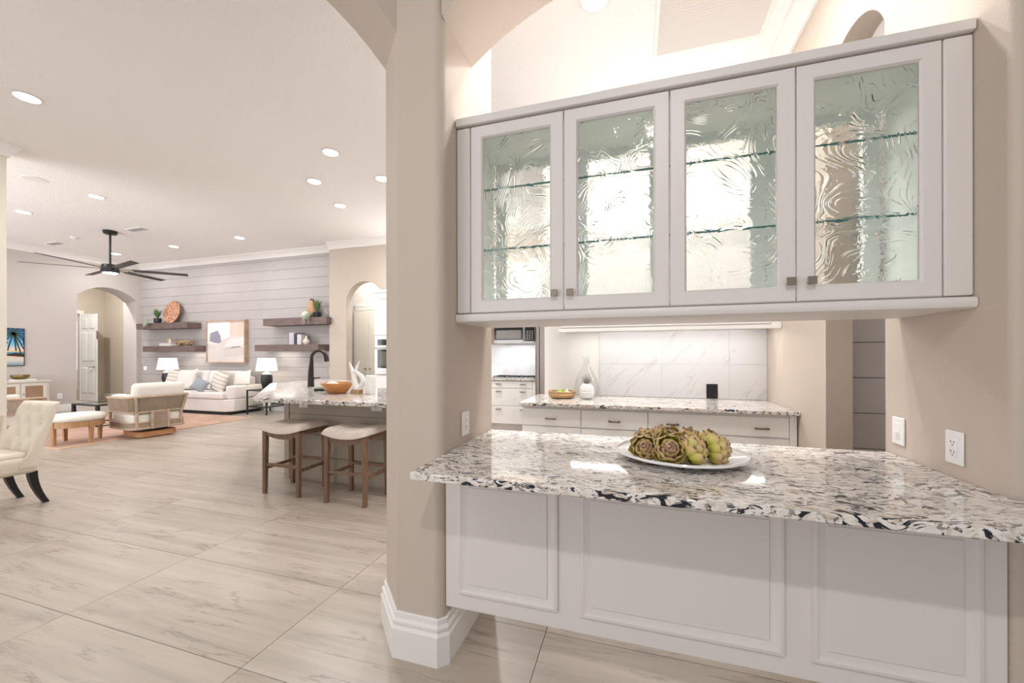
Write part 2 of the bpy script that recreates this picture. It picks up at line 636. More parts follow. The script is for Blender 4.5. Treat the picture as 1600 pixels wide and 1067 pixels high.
# cut tiles past the last full rows, where single tiles can no longer be told apart
far = MB()
x0, x1 = -1.633 + TX * -10, -1.633 + TX * 3
y0, y1 = 1.2805 + TY * -2, 1.2805 + TY * 10
far.box(-18.4, x0 - .002, -3.4, 9.5, -.012, 0).box(x0, x1, y1 + .002, 9.5, -.012, 0).box(x0, x1, -3.4, y0 - .002, -.012, 0).box(x1 + .002, 3.5, -3.4, 9.5, -.012, 0)
part('tile_border', far, M['tile'], fl, kind='stuff')
struct('ceiling', MB().box(-18.5, 3.6, -3.5, 9.6, CEIL, CEIL + .15), M['ceiling'])


def mapped(poly, origin, direction, thick, z_is_second=True):
    """2-D outline (along, z) stood up as a wall: origin xy, unit direction, thickness to the left of it"""
    d = Vector((direction[0], direction[1], 0)).normalized()
    n = Vector((-d.y, d.x, 0))
    b = MB()
    m = len(poly)
    vs = []
    for k in (0, 1):
        for a, z in poly:
            p = Vector((origin[0], origin[1], 0)) + d * a + n * (thick * k)
            vs.append((p.x, p.y, z))
    fs = [tuple(range(m - 1, -1, -1)), tuple(range(m, 2 * m))] + [(i, (i + 1) % m, m + (i + 1) % m, m + i) for i in range(m)]
    return b.add(vs, fs)


def arc(a0, a1, spring, Rr, n=24):
    c = (a0 + a1) / 2
    hw = (a1 - a0) / 2
    base = math.sqrt(max(Rr * Rr - hw * hw, 0))
    return [(c - hw + 2 * hw * i / n, spring + math.sqrt(max(Rr * Rr - (hw - 2 * hw * i / n) ** 2, 0)) - base) for i in range(n + 1)]


def arch_wall(name, origin, direction, thick, L0, L1, a0, a1, spring, Rr, m, z0=0, floor_open=True, bevel=0):
    top = arc(a0, a1, spring, Rr)
    if floor_open:
        poly = [(L0, 0), (a0, 0)] + top + [(a1, 0), (L1, 0), (L1, CEIL), (L0, CEIL)]
        if L0 == a0:
            poly = top + [(a1, 0), (L1, 0), (L1, CEIL), (L0, CEIL)]
    else:
        poly = [(L0, z0)] + [p for p in top if L0 <= p[0] <= L1] + [(L1, z0), (L1, CEIL), (L0, CEIL)]
        poly = top + [(L1, CEIL), (L0, CEIL)]
    return struct(name, mapped(poly, origin, direction, thick), m, bevel)


def sweep(path, prof, closed=False):
    """profile (outward, z) swept along a 2-D path, outward = right of travel, mitred"""
    P = [Vector(p) for p in path]
    n = len(P)
    offs = []
    for i in range(n):
        ds = []
        if closed or i > 0:
            ds.append((P[i] - P[i - 1]).normalized())
        if closed or i < n - 1:
            ds.append((P[(i + 1) % n] - P[i]).normalized())
        ns = [Vector((d.y, -d.x)) for d in ds]
        if len(ns) == 2:
            mv = (ns[0] + ns[1]) / (1 + ns[0].dot(ns[1]))
        else:
            mv = ns[0]
        offs.append(mv)
    rings = [[(P[i].x + offs[i].x * d, P[i].y + offs[i].y * d, z) for d, z in prof] for i in range(n)]
    b = MB()
    if closed:
        rings.append(rings[0])
        return b.loft(rings, False)
    return b.loft(rings, True)


BASE = [(0, 0), (.026, 0), (.026, .130), (.015, .140), (.015, .146), (.021, .153), (.021, .164), (.010, .174), (.010, .196), (.006, .2), (0, .2)]
CROWN = [(0, CEIL), (0, CEIL - .15), (.018, CEIL - .15), (.022, CEIL - .13), (.05, CEIL - .085), (.085, CEIL - .04), (.10, CEIL - .03), (.105, CEIL)]
BASE_FAR = [(0, 0), (.018, 0), (.018, .15), (.006, .17), (0, .17)]

# pier between the two arches, and walls of the bar opening
pier = [(-1.03, YF), (-.825, YF), (XL, YF + .025), (XL, YB), (-1.22, YB), (-1.22, 1.743)]
struct('wall_pier', MB().prism(pier, 0, CEIL), M['wall'], .014)
struct('baseboard_pier', sweep(pier, BASE, True), M['trim'], smooth=0)
arch_wall('wall_bar_arch', (XL, YF), (1, 0), YA - YF, 0, XR - XL, 0, XR - XL, 2.85, 1.535, M['wall'], floor_open=False)
struct('wall_bar_right', MB().box(XR, 3.2, YF + .01, YB, 0, CEIL), M['wall'], .02)
# arch on the diagonal wall towards the living room
q = math.sqrt(.5)
arch_wall('wall_diagonal_arch', (-1.0215, YF + .0085), (-q, -q), -.27, 0, 3.6, 0, 2.0, 2.82, 1.3, M['wall'], floor_open=True)

# kitchen walls
struct('wall_kitchen_back', MB().box(-.942, 1.345, 4.25, 4.56, 0, CEIL), M['wall_white'], .015)
struct('wall_kitchen_right', mapped([(0, 0), (.23, 0)] + arc(.23, .865, 3.02, .34) + [(.865, 0), (2.06, 0), (2.06, CEIL), (0, CEIL)], (1.345, YB), (0, 1), .145), M['wall'])
struct('trim_1', sweep([(1.2, 4.25), (1.2, YB)][::-1][::-1], [(-d if False else d, z) for d, z in CROWN]), M['trim'])
# passage behind: shiplap wall
pas = struct('wall_passage', MB().box(1.345, 3.2, 3.262, 3.42, 0, CEIL), M['grout'])
for k in range(17):
    z = -.002 + .2405 * k
    part('shiplap_board', MB().box(1.346, 3.19, 3.25, 3.262, max(z, 0), min(z + .236, CEIL)), M['shiplap'], pas, .002, 1)

# living room: shiplap wall
lw = struct('wall_living_back', MB().box(-13.33, -6.6, 7.515, 7.66, 0, CEIL), M['grout'])
for k in range(17):
    z = -.116 + .2376 * k
    part('shiplap_board', MB().box(-13.33, -6.6, 7.50, 7.515, max(z, 0), min(z + .2335, CEIL)), M['shiplap'], lw, .002, 1)
# left wall with the arched hall opening
arch_wall('wall_living_left', (-13.33, 0.4), (0, 1), .55, 0, 7.26, 5.782, 7.016, 2.88, .82, M['wall_mauve'])
struct('trim_2', sweep([(-13.33, .4), (-13.33, 7.5)], CROWN), M['trim'])
struct('trim_3', sweep([(-13.33, 7.5), (-6.6, 7.5)], CROWN), M['trim'])
struct('trim_4', sweep([(-6.6, 7.30), (-1.2, 7.30)], CROWN), M['trim'])
struct('trim_5', sweep([(-6.6, 7.5), (-6.6, 7.3)][::-1][::-1], CROWN), M['trim'])
struct('baseboard_left', sweep([(-13.33, .4), (-13.33, 6.18)], BASE_FAR), M['trim'])
struct('baseboard_back', sweep([(-13.33, 7.5), (-6.6, 7.5)], BASE_FAR), M['trim'])
# dining wall end at the left edge of the view
struct('wall_dining', MB().box(-7.6, -7.2, -.6, 2.72, 0, CEIL), M['wall_cream'], .01)
struct('trim_6', sweep([(-7.2, -.6), (-7.2, 2.72), (-7.6, 2.72)], CROWN), M['trim'])
# hall beyond the left arch, and the bedroom behind it
struct('wall_hall_back', mapped([(0, 0), (2.2, 0), (2.2, 2.62), (2.96, 2.62), (2.96, 0), (3.55, 0), (3.55, CEIL), (0, CEIL)], (-15.95, 4.5), (0, 1), .12), M['hall'])
struct('wall_hall_end', MB().box(-16.1, -13.34, 8.04, 8.2, 0, CEIL), M['hall'])
struct('baseboard_hall', sweep([(-15.95, 8.04), (-13.9, 8.04)], BASE_FAR), M['trim'])
struct('trim_7', MB().box(-15.95, -15.93, 6.60, 6.70, 0, 2.62).box(-15.95, -15.93, 6.60, 7.55, 2.62, 2.72).box(-15.95, -15.93, 7.46, 7.55, 0, 2.62), M['trim'])
struct('wall_bedroom', MB().box(-18.4, -18.2, 5.5, 9.4, 0, CEIL), M['wall_white'])
win = struct('window_1', MB().box(-18.2, -18.15, 7.6, 8.9, .78, .88).box(-18.2, -18.15, 7.6, 8.9, 2.55, 2.65).box(-18.2, -18.15, 7.6, 7.68, .88, 2.55).box(-18.2, -18.15, 8.82, 8.9, .88, 2.55).box(-18.2, -18.15, 8.2, 8.3, .88, 2.55), M['shutter'])
part('pane', MB().box(-18.2, -18.19, 7.68, 8.82, .88, 2.55), M['sky_pane'], win)
for k in range(20):
    for a, b in ((7.68, 8.2), (8.3, 8.82)):
        part('louver', MB().bar((-18.165, a, .93 + k * .084), (-18.165, b, .93 + k * .084), .045, .008, up=(.5, 0, .8)), M['shutter'], win)
bed = thing('bed', 'bed with white bedding and black bands, in the bedroom beyond the far hall door', 'bed', (-17.1, 7.6, 0))
part('mattress', MB().box(-.7, .7, -1.0, 1.0, .3, .62), M['bedding'], bed, .06, 3)
part('bed_frame', MB().box(-.75, .75, -1.05, 1.05, .08, .3), M['black'], bed, .01)
part('headboard', MB().box(-.75, .75, 1.05, 1.12, 0, 1.0), M['black'], bed, .01)
part('folded_throw', MB().box(-.71, .71, -.9, -.5, .62, .68), M['black'], bed, .02)

# hall door, swung open towards the room
dr = struct('door_1', MB().box(-15.93, -15.2, 7.47, 7.51, .01, 2.6), M['trim'], .004)
for c, (xa, xb) in enumerate(((-15.84, -15.62), (-15.52, -15.29))):
    for za, zb in ((.25, 1.0), (1.2, 2.05), (2.17, 2.47)):
        part('door_panel', MB().box(xa, xb, 7.455, 7.475, za, zb), M['trim'], dr, .012, 2)
h = MB().tube([(-15.28, 7.47, 1.02), (-15.28, 7.41, 1.02), (-15.40, 7.405, 1.02)], .012, 8).lathe([(.03, 0), (.03, .01)], (-15.28, 7.46, 1.02), 12)
part('door_handle', h, M['nickel'], dr)
part('strike_plate', MB().box(-15.2, -15.197, 7.475, 7.505, 1.85, 2.1), M['nickel'], dr)

# beige kitchen wall with the pantry arch
arch_wall('wall_pantry', (-6.6, 7.30), (1, 0), .18, 0, 5.4, .46, 1.41, 2.56, .478, M['wall'])
struct('wall_pantry_room', MB().box(-7.2, -4.2, 8.3, 8.42, 0, CEIL), M['wall_white'])
struct('trim_8', MB().box(-6.72, -4.6, 8.27, 8.3, 2.48, 2.60).box(-6.82, -6.70, 8.27, 8.3, 0, 2.60).box(-6.05, -5.95, 8.255, 8.3, 0, 2.5), M['trim'])
pd = struct('door_2', MB().box(-6.70, -6.285, 8.24, 8.27, 0, 2.46), M['pantry'], .004)
pd2 = struct('door_3', MB().box(-6.275, -6.05, 8.24, 8.27, 0, 2.46), M['pantry'], .004)
part('door_knob', MB().ell((-6.34, 8.21, 1.02), .025, .03, .025), M['nickel'], pd)
part('door_knob', MB().ell((-6.20, 8.21, 1.02), .025, .03, .025), M['nickel'], pd2)
# range wall splash behind the cooktop
struct('wall_range', MB().box(-3.66, -1.2, 7.285, 7.298, .925, 1.56), M['marble'])

# marble splash of the near kitchen wall, single large tiles
sp = struct('wall_splash', MB().box(-.338, 1.199, 4.242, 4.249, .926, 1.60), M['marble_joint'])
for za, zb in ((.928, 1.262), (1.264, 1.598)):
    for xa, xb in ((-.337, .272), (.274, .883), (.885, 1.198)):
        part('splash_tile', MB().box(xa, xb, 4.236, 4.243, za, zb), M['marble'], sp)

# ------------------------------------------------------------------ display cabinet over the bar
XR2 = XR - .002
XL2 = XL + .002
dc = thing('display_cabinet', 'white wall cabinet with four swirled glass doors hanging over the bar counter', 'cabinet', (.14, 1.9, 1.51))
ZB, ZT = 1.555, 2.425
part('side_panel', MB().box(XL2, -.735, 1.722, 2.05, ZB, 2.41), M['cab_in'], dc, w=True)
part('side_panel', MB().box(1.01, XR2, 1.722, 2.05, ZB, 2.41), M['cab_in'], dc, w=True)
part('bottom_panel', MB().box(-.735, 1.01, 1.722, 2.05, 1.552, 1.572), M['cab_in'], dc, w=True)
part('top_panel', MB().box(-.735, 1.01, 1.722, 2.05, 2.40, 2.428), M['cab_in'], dc, w=True)
part('crown_board', MB().box(XL2, XR2, 1.685, 2.09, 2.43, 2.468), M['cab'], dc, .004, w=True)
prof = [(0, 0), (-.012, .004), (-.016, .014), (-.016, .026), (-.012, .036), (0, .04)]
lr = MB().loft([[(x, 1.70 + a, 1.511 + b) for a, b in prof] + [(x, 2.09, 1.551), (x, 2.09, 1.511)] for x in (XL2, XR2)])
part('light_rail', lr, M['cab'], dc, w=True)
part('filler_strip', MB().box(XL2, -.731, 1.700, 1.722, ZB, ZT), M['cab'], dc, .005, w=True)
part('filler_strip', MB().box(1.005, XR2, 1.700, 1.722, ZB, ZT), M['cab'], dc, .005, w=True)
DOORS = [(-.727, -.291), (-.287, .1395), (.1435, .576), (.580, 1.001)]


def cove(x0, x1, y, z, root, off, power):  # unseen uplight strip added on a cabinet top to brighten the ceiling
    part('added_uplight_strip', MB().box(x0, x1, y - .012, y + .012, z, z + .012), M['ledstrip'], root, w=True)
    area('added_uplight', ((x0 + x1) / 2 - off[0], y - off[1], z + .016 - off[2]), (PI, 0, 0), x1 - x0, .03, power, (1, .98, .955), parent=root)


def frame(x0, x1, ya, yb, z0, z1, s, r, slope=.0):
    """four-sided door frame with mitred sloping inner edge"""
    b = MB()
    o = [(x0, z0), (x1, z0), (x1, z1), (x0, z1)]
    i = [(x0 + s, z0 + r), (x1 - s, z0 + r), (x1 - s, z1 - r), (x0 + s, z1 - r)]
    k = .008
    i2 = [(x0 + s + k, z0 + r + k), (x1 - s - k, z0 + r + k), (x1 - s - k, z1 - r - k), (x0 + s + k, z1 - r - k)]
    ed = .004
    o2 = [(x0 + ed, z0 + ed), (x1 - ed, z0 + ed), (x1 - ed, z1 - ed), (x0 + ed, z1 - ed)]
    rings = [[(x, yb, z) for x, z in o], [(x, ya + ed, z) for x, z in o], [(x, ya, z) for x, z in o2],
             [(x, ya, z) for x, z in i], [(x, ya + .009, z) for x, z in i2], [(x, yb, z) for x, z in i2]]
    rings.append(rings[0])
    return b.loft(rings, False)


cove(-.7, 1.0, 1.98, 2.469, dc, (.14, 1.9, 1.51), ADDED_UPLIGHT_W * .10)
KN = (-.329, -.26, .555, .62)
for n, (xa, xb) in enumerate(DOORS):
    d = part('door', frame(xa, xb, 1.70, 1.72, ZB, ZT, .052, .052), M['cab'], dc, smooth=20, w=True)
    part('glass_pane', MB().box(xa + .05, xb - .05, 1.708, 1.713, ZB + .05, ZT - .05), M['glass_swirl'], d, w=True, label='clear pane cast with swirling strokes')
    kb = MB().box(KN[n] - .0145, KN[n] + .0145, 1.676, 1.684, 1.613, 1.642).box(KN[n] - .006, KN[n] + .006, 1.684, 1.70, 1.622, 1.634)
    part('knob', kb, M['nickel'], d, .0015, 1, w=True, label='square brushed nickel knob')
    d2 = part('rear_door', frame(xa, xb, 2.07, 2.052, ZB, ZT, .052, .052), M['cab_in'], dc, smooth=20, w=True)
    part('rear_pane', MB().box(xa + .05, xb - .05, 2.058, 2.061, ZB + .05, ZT - .05), M['glass'], d2, w=True)
for z in (2.143, 1.855):
    s_ = part('glass_shelf', MB().box(-.733, 1.008, 1.765, 2.03, z, z + .008), M['glass_shelf'], dc, w=True, label='clear glass shelf with teal front edge')
    part('shelf_edge', MB().box(-.733, 1.008, 1.7635, 1.7655, z, z + .008), M['glass_edge'], s_, w=True)
for x in (-.735, 1.01):
    sg = 1 if x < 0 else -1
    for z in (1.64, 2.30):
        part('hinge', MB().box(min(x, x + sg * .03), max(x, x + sg * .03), 1.73, 1.79, z - .02, z + .02), M['nickel'], dc, .004, w=True)

# ------------------------------------------------------------------ bar counter and its panelled front
ct = MB().prism([(XL + .004, 1.28), (1.28, 1.28), (1.28, YF - .0), (XR - .003, YF + .0), (XR - .003, 2.16), (XL + .003, 2.16)], .895, .925)
tag(part('bar_countertop', ct, M['quartz'], None, .005, 2), 'speckled cream and black quartz counter of the bar carrying the plate of artichokes', 'countertop')
bp = thing('bar_front_panel', 'white panelled bar front hung off the floor below the quartz counter', 'panel', (.14, 1.59, .2475))
part('backing_board', MB().box(XL + .004, XR - .004, 1.575, 1.602, .2475, .8945), M['cab'], bp, .003, w=True)


def raised(x0, x1, z0, z1, yf):
    """applied moulding: outer lip, cove down to a flat field"""
    rings = []
    for ins, dep in ((0, 0), (.003, .011), (.014, .013), (.03, .006), (.044, .002), (.047, .007), (.055, .007)):
        rings.append([(x0 + ins, yf - dep, z0 + ins), (x1 - ins, yf - dep, z0 + ins), (x1 - ins, yf - dep, z1 - ins), (x0 + ins, yf - dep, z1 - ins)])
    return MB().loft(rings, True)


for xa, xb in ((-.735, -.292), (-.205, .497), (.575, 1.02)):
    part('raised_panel', raised(xa, xb, .318, .83, 1.5749), M['cab'], bp, smooth=25, w=True)

# ------------------------------------------------------------------ wall plates


def plate(name, label, cat, at, normal, kind, wd=.078, ht=.116, m=None, group=None):
    """wall plate built facing -y then turned so that it faces 'normal' (angle about z)"""
    m = m or M['plate']
    t = thing(name, label, cat, at, normal, group)
    part('cover', MB().box(-wd / 2, wd / 2, -.007, 0, -ht / 2, ht / 2), m, t, .004, 2)
    if kind == 'outlet':
        part('insert', MB().box(-.017, .017, -.010, -.006, -.034, .034), m, t, .002, 1)
        sl = MB()
        for zc in (-.017, .017):
            sl.box(-.0085, -.006, -.0105, -.0095, zc - .002, zc + .008).box(.006, .0085, -.0105, -.0095, zc - .001, zc + .007).box(-.002, .002, -.0105, -.0095, zc - .011, zc - .006)
        part('slots', sl, M['slot'], t)
    elif kind == 'switch':
        part('frame', MB().box(-.018, .018, -.009, -.006, -.035, .035), m, t, .002, 1)
        part('rocker', MB().bar((-.0, -.010, -.028), (0, -.0125, -.004), .022, .006, up=(0, 1, 0)), m, t, .001, 1)
    elif kind == 'blank':
        part('insert', MB().box(-.017, .017, -.009, -.006, -.034, .034), m, t, .002, 1)
    return t


plate('outlet', 'white outlet on the pier wall at the left end of the bar counter', 'outlet', (XL + .001, 1.79, 1.02), R(90), 'outlet', .085)
plate('light_switch', 'white rocker switch on the right bar wall, farther back than the outlet', 'switch', (XR - .001, 2.087, 1.032), R(-90), 'switch')
plate('outlet', 'white outlet on the right bar wall near the front of the counter', 'outlet', (XR - .001, 1.78, 1.03), R(-90), 'outlet', .08)
plate('outlet', 'black outlet on the marble splash of the kitchen counter', 'outlet', (.732, 4.235, 1.0), 0, 'outlet', .10, .14, M['black'])
plate('light_switch', 'white switch plate on the shiplap at the far left behind the lamp', 'switch', (-13.1, 7.499, 1.0), 0, 'blank', .14, .12)
plate('light_switch', 'white switch plate on the shiplap beside the faucet', 'switch', (-6.72, 7.499, 1.0), 0, 'blank', .13, .13)
plate('outlet', 'white outlet low on the grey living wall beside the rattan cabinet', 'outlet', (-13.329, 5.87, .38), R(90), 'outlet', .09, .13)
plate('outlet', 'white double outlet under the island counter above the left stool', 'outlet', (-3.43, 3.416, .825), 0, 'outlet', .12, .075)
plate('outlet', 'white double outlet under the island counter above the right stool', 'outlet', (-2.50, 3.416, .825), 0, 'outlet', .13, .075)

# ------------------------------------------------------------------ platter and artichokes
pl = thing('platter', 'round white scalloped platter holding artichokes on the bar counter', 'plate', (.185, 1.78, .9255))
rings = []
NP = 96
for r, z in ((.0, .004), (.13, .004), (.155, .006), (.185, .016), (.215, .020), (.246, .027), (.256, .030), (.259, .026), (.25, .021), (.19, .008), (.165, 0), (.0, 0)):
    ring = []
    for k in range(NP):
        a = 2 * PI * k / NP
        sc_ = 1 + (.012 * abs(math.cos(a * 6)) - .006) * (1 if r > .2 else 0)
        ring.append((r * sc_ * math.cos(a) if r else 1e-4 * math.cos(a), (r * sc_ * math.sin(a) if r else 1e-4 * math.sin(a)) * .93, z))
    rings.append(ring)
part('dish', MB().loft(rings, True), M['ceramic'], pl, smooth=60)
rim = []
for k in range(NP + 1):
    a = 2 * PI * k / NP
    sc_ = 1 + (.012 * abs(math.cos(a * 6)) - .006)
    rim.append((.252 * sc_ * math.cos(a), .252 * sc_ * math.sin(a) * .93, .030))
part('beaded_rim', MB().tube(rim, .0045, 6, False), M['ceramic'], pl)


def bract_material():
    m = bpy.data.materials.new('artichoke_bract')
    m.use_nodes = True
    nt = m.node_tree
    b = nt.nodes['Principled BSDF']
    b.inputs['Roughness'].default_value = .5
    tc = N(nt, 'ShaderNodeTexCoord')
    sp_ = N(nt, 'ShaderNodeSeparateXYZ')
    nt.links.new(tc.outputs['Generated'], sp_.inputs[0])
    oi = N(nt, 'ShaderNodeObjectInfo')
    nz = N(nt, 'ShaderNodeTexNoise', Scale=28.0, Detail=2.0)
    nt.links.new(tc.outputs['Object'], nz.inputs['Vector'])
    ad = N(nt, 'ShaderNodeMath', operation='MULTIPLY_ADD')
    nt.links.new(nz.outputs['Fac'], ad.inputs[0])
    ad.inputs[1].default_value = .10
    nt.links.new(sp_.outputs[2], ad.inputs[2])
    g1 = ramp(nt, [(.1, (.46, .52, .035)), (.6, (.60, .57, .08)), (.9, (.66, .54, .22)), (.97, (.56, .37, .20)), (1.0, (.18, .08, .06))])
    g2 = ramp(nt, [(.1, (.42, .46, .04)), (.5, (.66, .55, .14)), (.86, (.68, .48, .28)), (.95, (.54, .33, .22)), (1.0, (.13, .06, .055))])
    nt.links.new(ad.outputs[0], g1.inputs['Fac'])
    nt.links.new(ad.outputs[0], g2.inputs['Fac'])
    c = mixc(nt, oi.outputs['Random'], g1.outputs['Color'], g2.outputs['Color'])
    nt.links.new(c, b.inputs['Base Color'])
    return m


M['bract'] = bract_material()
M['choke'] = mat('artichoke_heart', (.34, .20, .13), .7, vary=.3)
M['stem'] = mat('artichoke_stem', (.34, .38, .06), .6, vary=.15)


def bract_mesh(L, W, cup):
    """pointed cupped scale growing along +z, its outer side towards +x"""
    rows = [(0, .55), (.25, .9), (.5, 1.0), (.72, .86), (.9, .5), (1.0, .10)]
    vs, fs = [], []
    for t, wv in rows:
        for s in (-1, -.5, 0, .5, 1):
            y = s * W * wv / 2
            x = cup * (1 - s * s) * wv - .30 * L * max(0, t - .45) ** 2 + (.06 * L if t > .95 else 0)
            vs.append((x, y, t * L))
    n = len(vs)
    vs += [(x - .0022, y * .97, z) for x, y, z in vs]
    for r in range(5):
        for c in range(4):
            a = r * 5 + c
            fs.append((a, a + 1, a + 6, a + 5))
            fs.append((n + a, n + a + 5, n + a + 6, n + a + 1))
    for r in range(5):
        fs.append((r * 5, (r + 1) * 5, n + (r + 1) * 5, n + r * 5))
        fs.append((r * 5 + 4, n + r * 5 + 4, n + (r + 1) * 5 + 4, (r + 1) * 5 + 4))
    fs.append((25, 26, 27, 28, 29, n + 29, n + 28, n + 27, n + 26, n + 25))
    b = MB()
    b.add(vs, fs)
    return b


bract_a = bract_mesh(.052, .044, .011).mesh('bract', M['bract'], 60)
bract_b = bract_mesh(.040, .030, .007).mesh('bract', M['bract'], 60)


def artichoke(loc, axis, label, size=1.0, spin=0.0, stem=False):
    t = thing('artichoke', label, 'artichoke', loc, 0, 'artichokes on the platter')
    t.rotation_mode = 'QUATERNION'
    t.rotation_quaternion = Vector(axis).normalized().to_track_quat('Z', 'Y')
    t.scale = (size,) * 3
    part('heart', MB().ell((0, 0, .004), .033, .033, .041, 14, 9), M['choke'], t)
    rowsdef = [(9, -.036, .034, 46, bract_a, 0), (9, -.024, .036, 26, bract_a, .5), (8, -.012, .036, 10, bract_a, 0), (8, .000, .034, -8, bract_b, .4), (7, .008, .027, -20, bract_b, 0), (5, .016, .017, -28, bract_b, .3)]
    for (n, z, r, tilt, me, ph) in rowsdef:
        for k in range(n):
            a = 2 * PI * (k + ph) / n + spin + random.uniform(-.08, .08)
            o = bpy.data.objects.new('bract', me)
            COL.objects.link(o)
            o.parent = t
            o.matrix_local = (Matrix.Rotation(a, 4, 'Z') @ Matrix.Translation((r * .86, 0, z))
                              @ Matrix.Rotation(R(tilt + random.uniform(-8, 8)), 4, 'Y') @ Matrix.Scale(random.uniform(.92, 1.08), 4))
    if stem:
        part('stem', MB().tube([(0, 0, -.03), (0, 0, -.05), (.004, 0, -.075)], [.016, .013, .012], 10), M['stem'], t)
    return t


AZ = .9255 + .062
artichoke((.045, 1.675, AZ), (-.15, -1, .35), 'artichoke at the front left of the platter, open tip facing the viewer', .98)
artichoke((.133, 1.637, AZ + .008), (.05, -1, .30), 'largest artichoke at the front centre of the platter with a dark open heart', 1.1, .2)
artichoke((.222, 1.668, AZ + .002), (.75, .25, .62), 'bright green artichoke at the front lying on its side, pale stem towards the viewer', 1.05, .5, True)
artichoke((.315, 1.715, AZ), (1, .1, .1), 'tan artichoke at the right end of the platter, tip pointing right', 1.02, .1)
artichoke((.050, 1.785, AZ + .008), (-.45, .1, .9), 'green artichoke at the back left of the platter behind the front one', .98, .9)
artichoke((.118, 1.865, AZ + .012), (-.05, .2, 1), 'upright green artichoke at the very back, left of centre', .98, .3)
artichoke((.150, 1.757, AZ + .022), (-.1, -.55, .8), 'artichoke in the middle of the heap with dark edged scales', .95, .6)
artichoke((.225, 1.850, AZ + .010), (.25, .1, 1), 'brownish upright artichoke at the back, right of centre', .96, 1.1)
artichoke((.300, 1.815, AZ + .008), (.6, -.1, .75), 'artichoke leaning right behind the tan one at the right end', .96, .4)

# ------------------------------------------------------------------ near kitchen run seen through the bar
kc = thing('base_cabinet', 'white base cabinet with wide drawers under the near kitchen counter', 'cabinet', (.1, 3.86, 0))
part('carcass', MB().box(-.985, 1.19, 3.515, 4.235, .10, .894), M['cab2'], kc, w=True)
part('toe_kick', MB().box(-.96, 1.17, 3.58, 4.2, 0, .10), M['cab2'], kc, w=True)
part('end_filler', MB().box(1.142, 1.19, 3.497, 3.515, .10, .888), M['cab2'], kc, .002, 1, w=True)


def pull(x, y, z, L=.1):
    b = MB()
    b.box(x - L / 2, x + L / 2, y - .03, y - .021, z - .007, z + .007)
    for s in (-1, 1):
        b.box(x + s * (L / 2 - .012) - .008, x + s * (L / 2 - .012) + .008, y - .022, y, z - .007, z + .007)
    return b


for xa, xb, hs in ((-.983, -.447, (-.715,)), (-.441, .112, (-.158,)), (.118, 1.138, (.307, .951))):
    d = part('drawer', MB().box(xa, xb, 3.497, 3.515, .715, .870), M['cab2'], kc, .002, 1, w=True)
    for hx in hs:
        part('pull', pull(hx, 3.497, .782), M['nickel'], d, .001, 1, w=True)
    d = part('drawer', MB().box(xa, xb, 3.497, 3.515, .11, .705), M['cab2'], kc, .002, 1, w=True)
    for hx in hs:
        part('pull', pull(hx, 3.497, .62), M['nickel'], d, .001, 1, w=True)
tag(part('kitchen_countertop', MB().box(-1.005, 1.198, 3.455, 4.241, .895, .925), M['quartz'], None, .004),
    'speckled quartz counter behind the bar, carrying the basket and the white pineapple', 'countertop')
uc = thing('upper_cabinet', 'white upper cabinet with lit underside over the marble splash', 'cabinet', (.25, 4.0, 1.58))
part('carcass', MB().box(-.70, 1.198, 3.87, 4.23, 1.605, 2.6), M['cab2'], uc, w=True)
part('light_rail', MB().box(-.706, 1.198, 3.845, 3.865, 1.580, 1.612).box(-.706, -.69, 3.865, 4.235, 1.580, 1.606), M['cab2'], uc, .003, w=True)
for xa, xb in ((-.70, -.240), (-.236, .200), (.204, .660), (.664, 1.12)):
    d = part('door', MB().box(xa, xb, 3.85, 3.87, 1.625, 2.58), M['cab2'], uc, .003, w=True)
    part('door_field', raised(xa + .05, xb - .05, 1.68, 2.53, 3.8499), M['cab2'], d, smooth=25, w=True)
part('end_filler', MB().box(1.124, 1.198, 3.85, 3.87, 1.61, 2.58), M['cab2'], uc, .002, w=True)
part('led_strip', MB().box(-.6, 1.1, 3.95, 3.97, 1.598, 1.6045), M['ledstrip'], uc, w=True)
area('under_cabinet_glow', (.25 - .25, 3.96 - 4.0, 1.596 - 1.58), (0, 0, 0), 1.7, .05, UNDERCAB_W, (1, .98, .96), parent=uc)

cove(-.6, 1.1, 4.1, 2.601, uc, (.25, 4.0, 1.58), ADDED_UPLIGHT_W)

# counter things
bk = thing('fruit_basket', 'low woven straw basket of limes on the left end of the kitchen counter', 'basket', (-.69, 3.93, .9255))
part('bowl', MB().lathe([(.09, 0), (.12, .01), (.137, .035), (.130, .06), (.122, .062), (.125, .04), (.1, .018), (.0, .016)], n=28), M['basket'], bk)
part('woven_rim', MB().tube([(.130 * math.cos(2 * PI * k / 28), .130 * math.sin(2 * PI * k / 28), .062 + .004 * (k % 2)) for k in range(29)], .008, 6, False), M['basket'], bk)
for (x, y, l) in ((-.02, .0, 'lime on the left in the straw basket'), (.03, .05, 'lime at the back of the straw basket')):
    t = thing('lime', l, 'lime', (-.69 + x, 3.93 + y, .9255 + .05), .4)
    part('fruit', MB().lathe([(.0, -.03), (.018, -.027), (.030, -.008), (.030, .010), (.016, .028), (.005, .036), (0, .036)], n=16), M['lime'], t)
t = thing('garlic_bulb', 'white garlic bulb on the right in the straw basket', 'garlic', (-.63, 3.885, .9255 + .045))
part('bulb', MB().lathe([(.0, -.022), (.025, -.018), (.034, 0), (.024, .02), (.008, .034), (.004, .05), (0, .05)], n=14), M['white_matt'], t)
t = thing('garlic_bulb', 'white garlic bulb at the front left in the straw basket', 'garlic', (-.735, 3.865, .9255 + .04))
part('bulb', MB().lathe([(.0, -.022), (.022, -.018), (.030, 0), (.02, .018), (.007, .03), (.004, .04), (0, .04)], n=14), M['leaf_pale'], t)

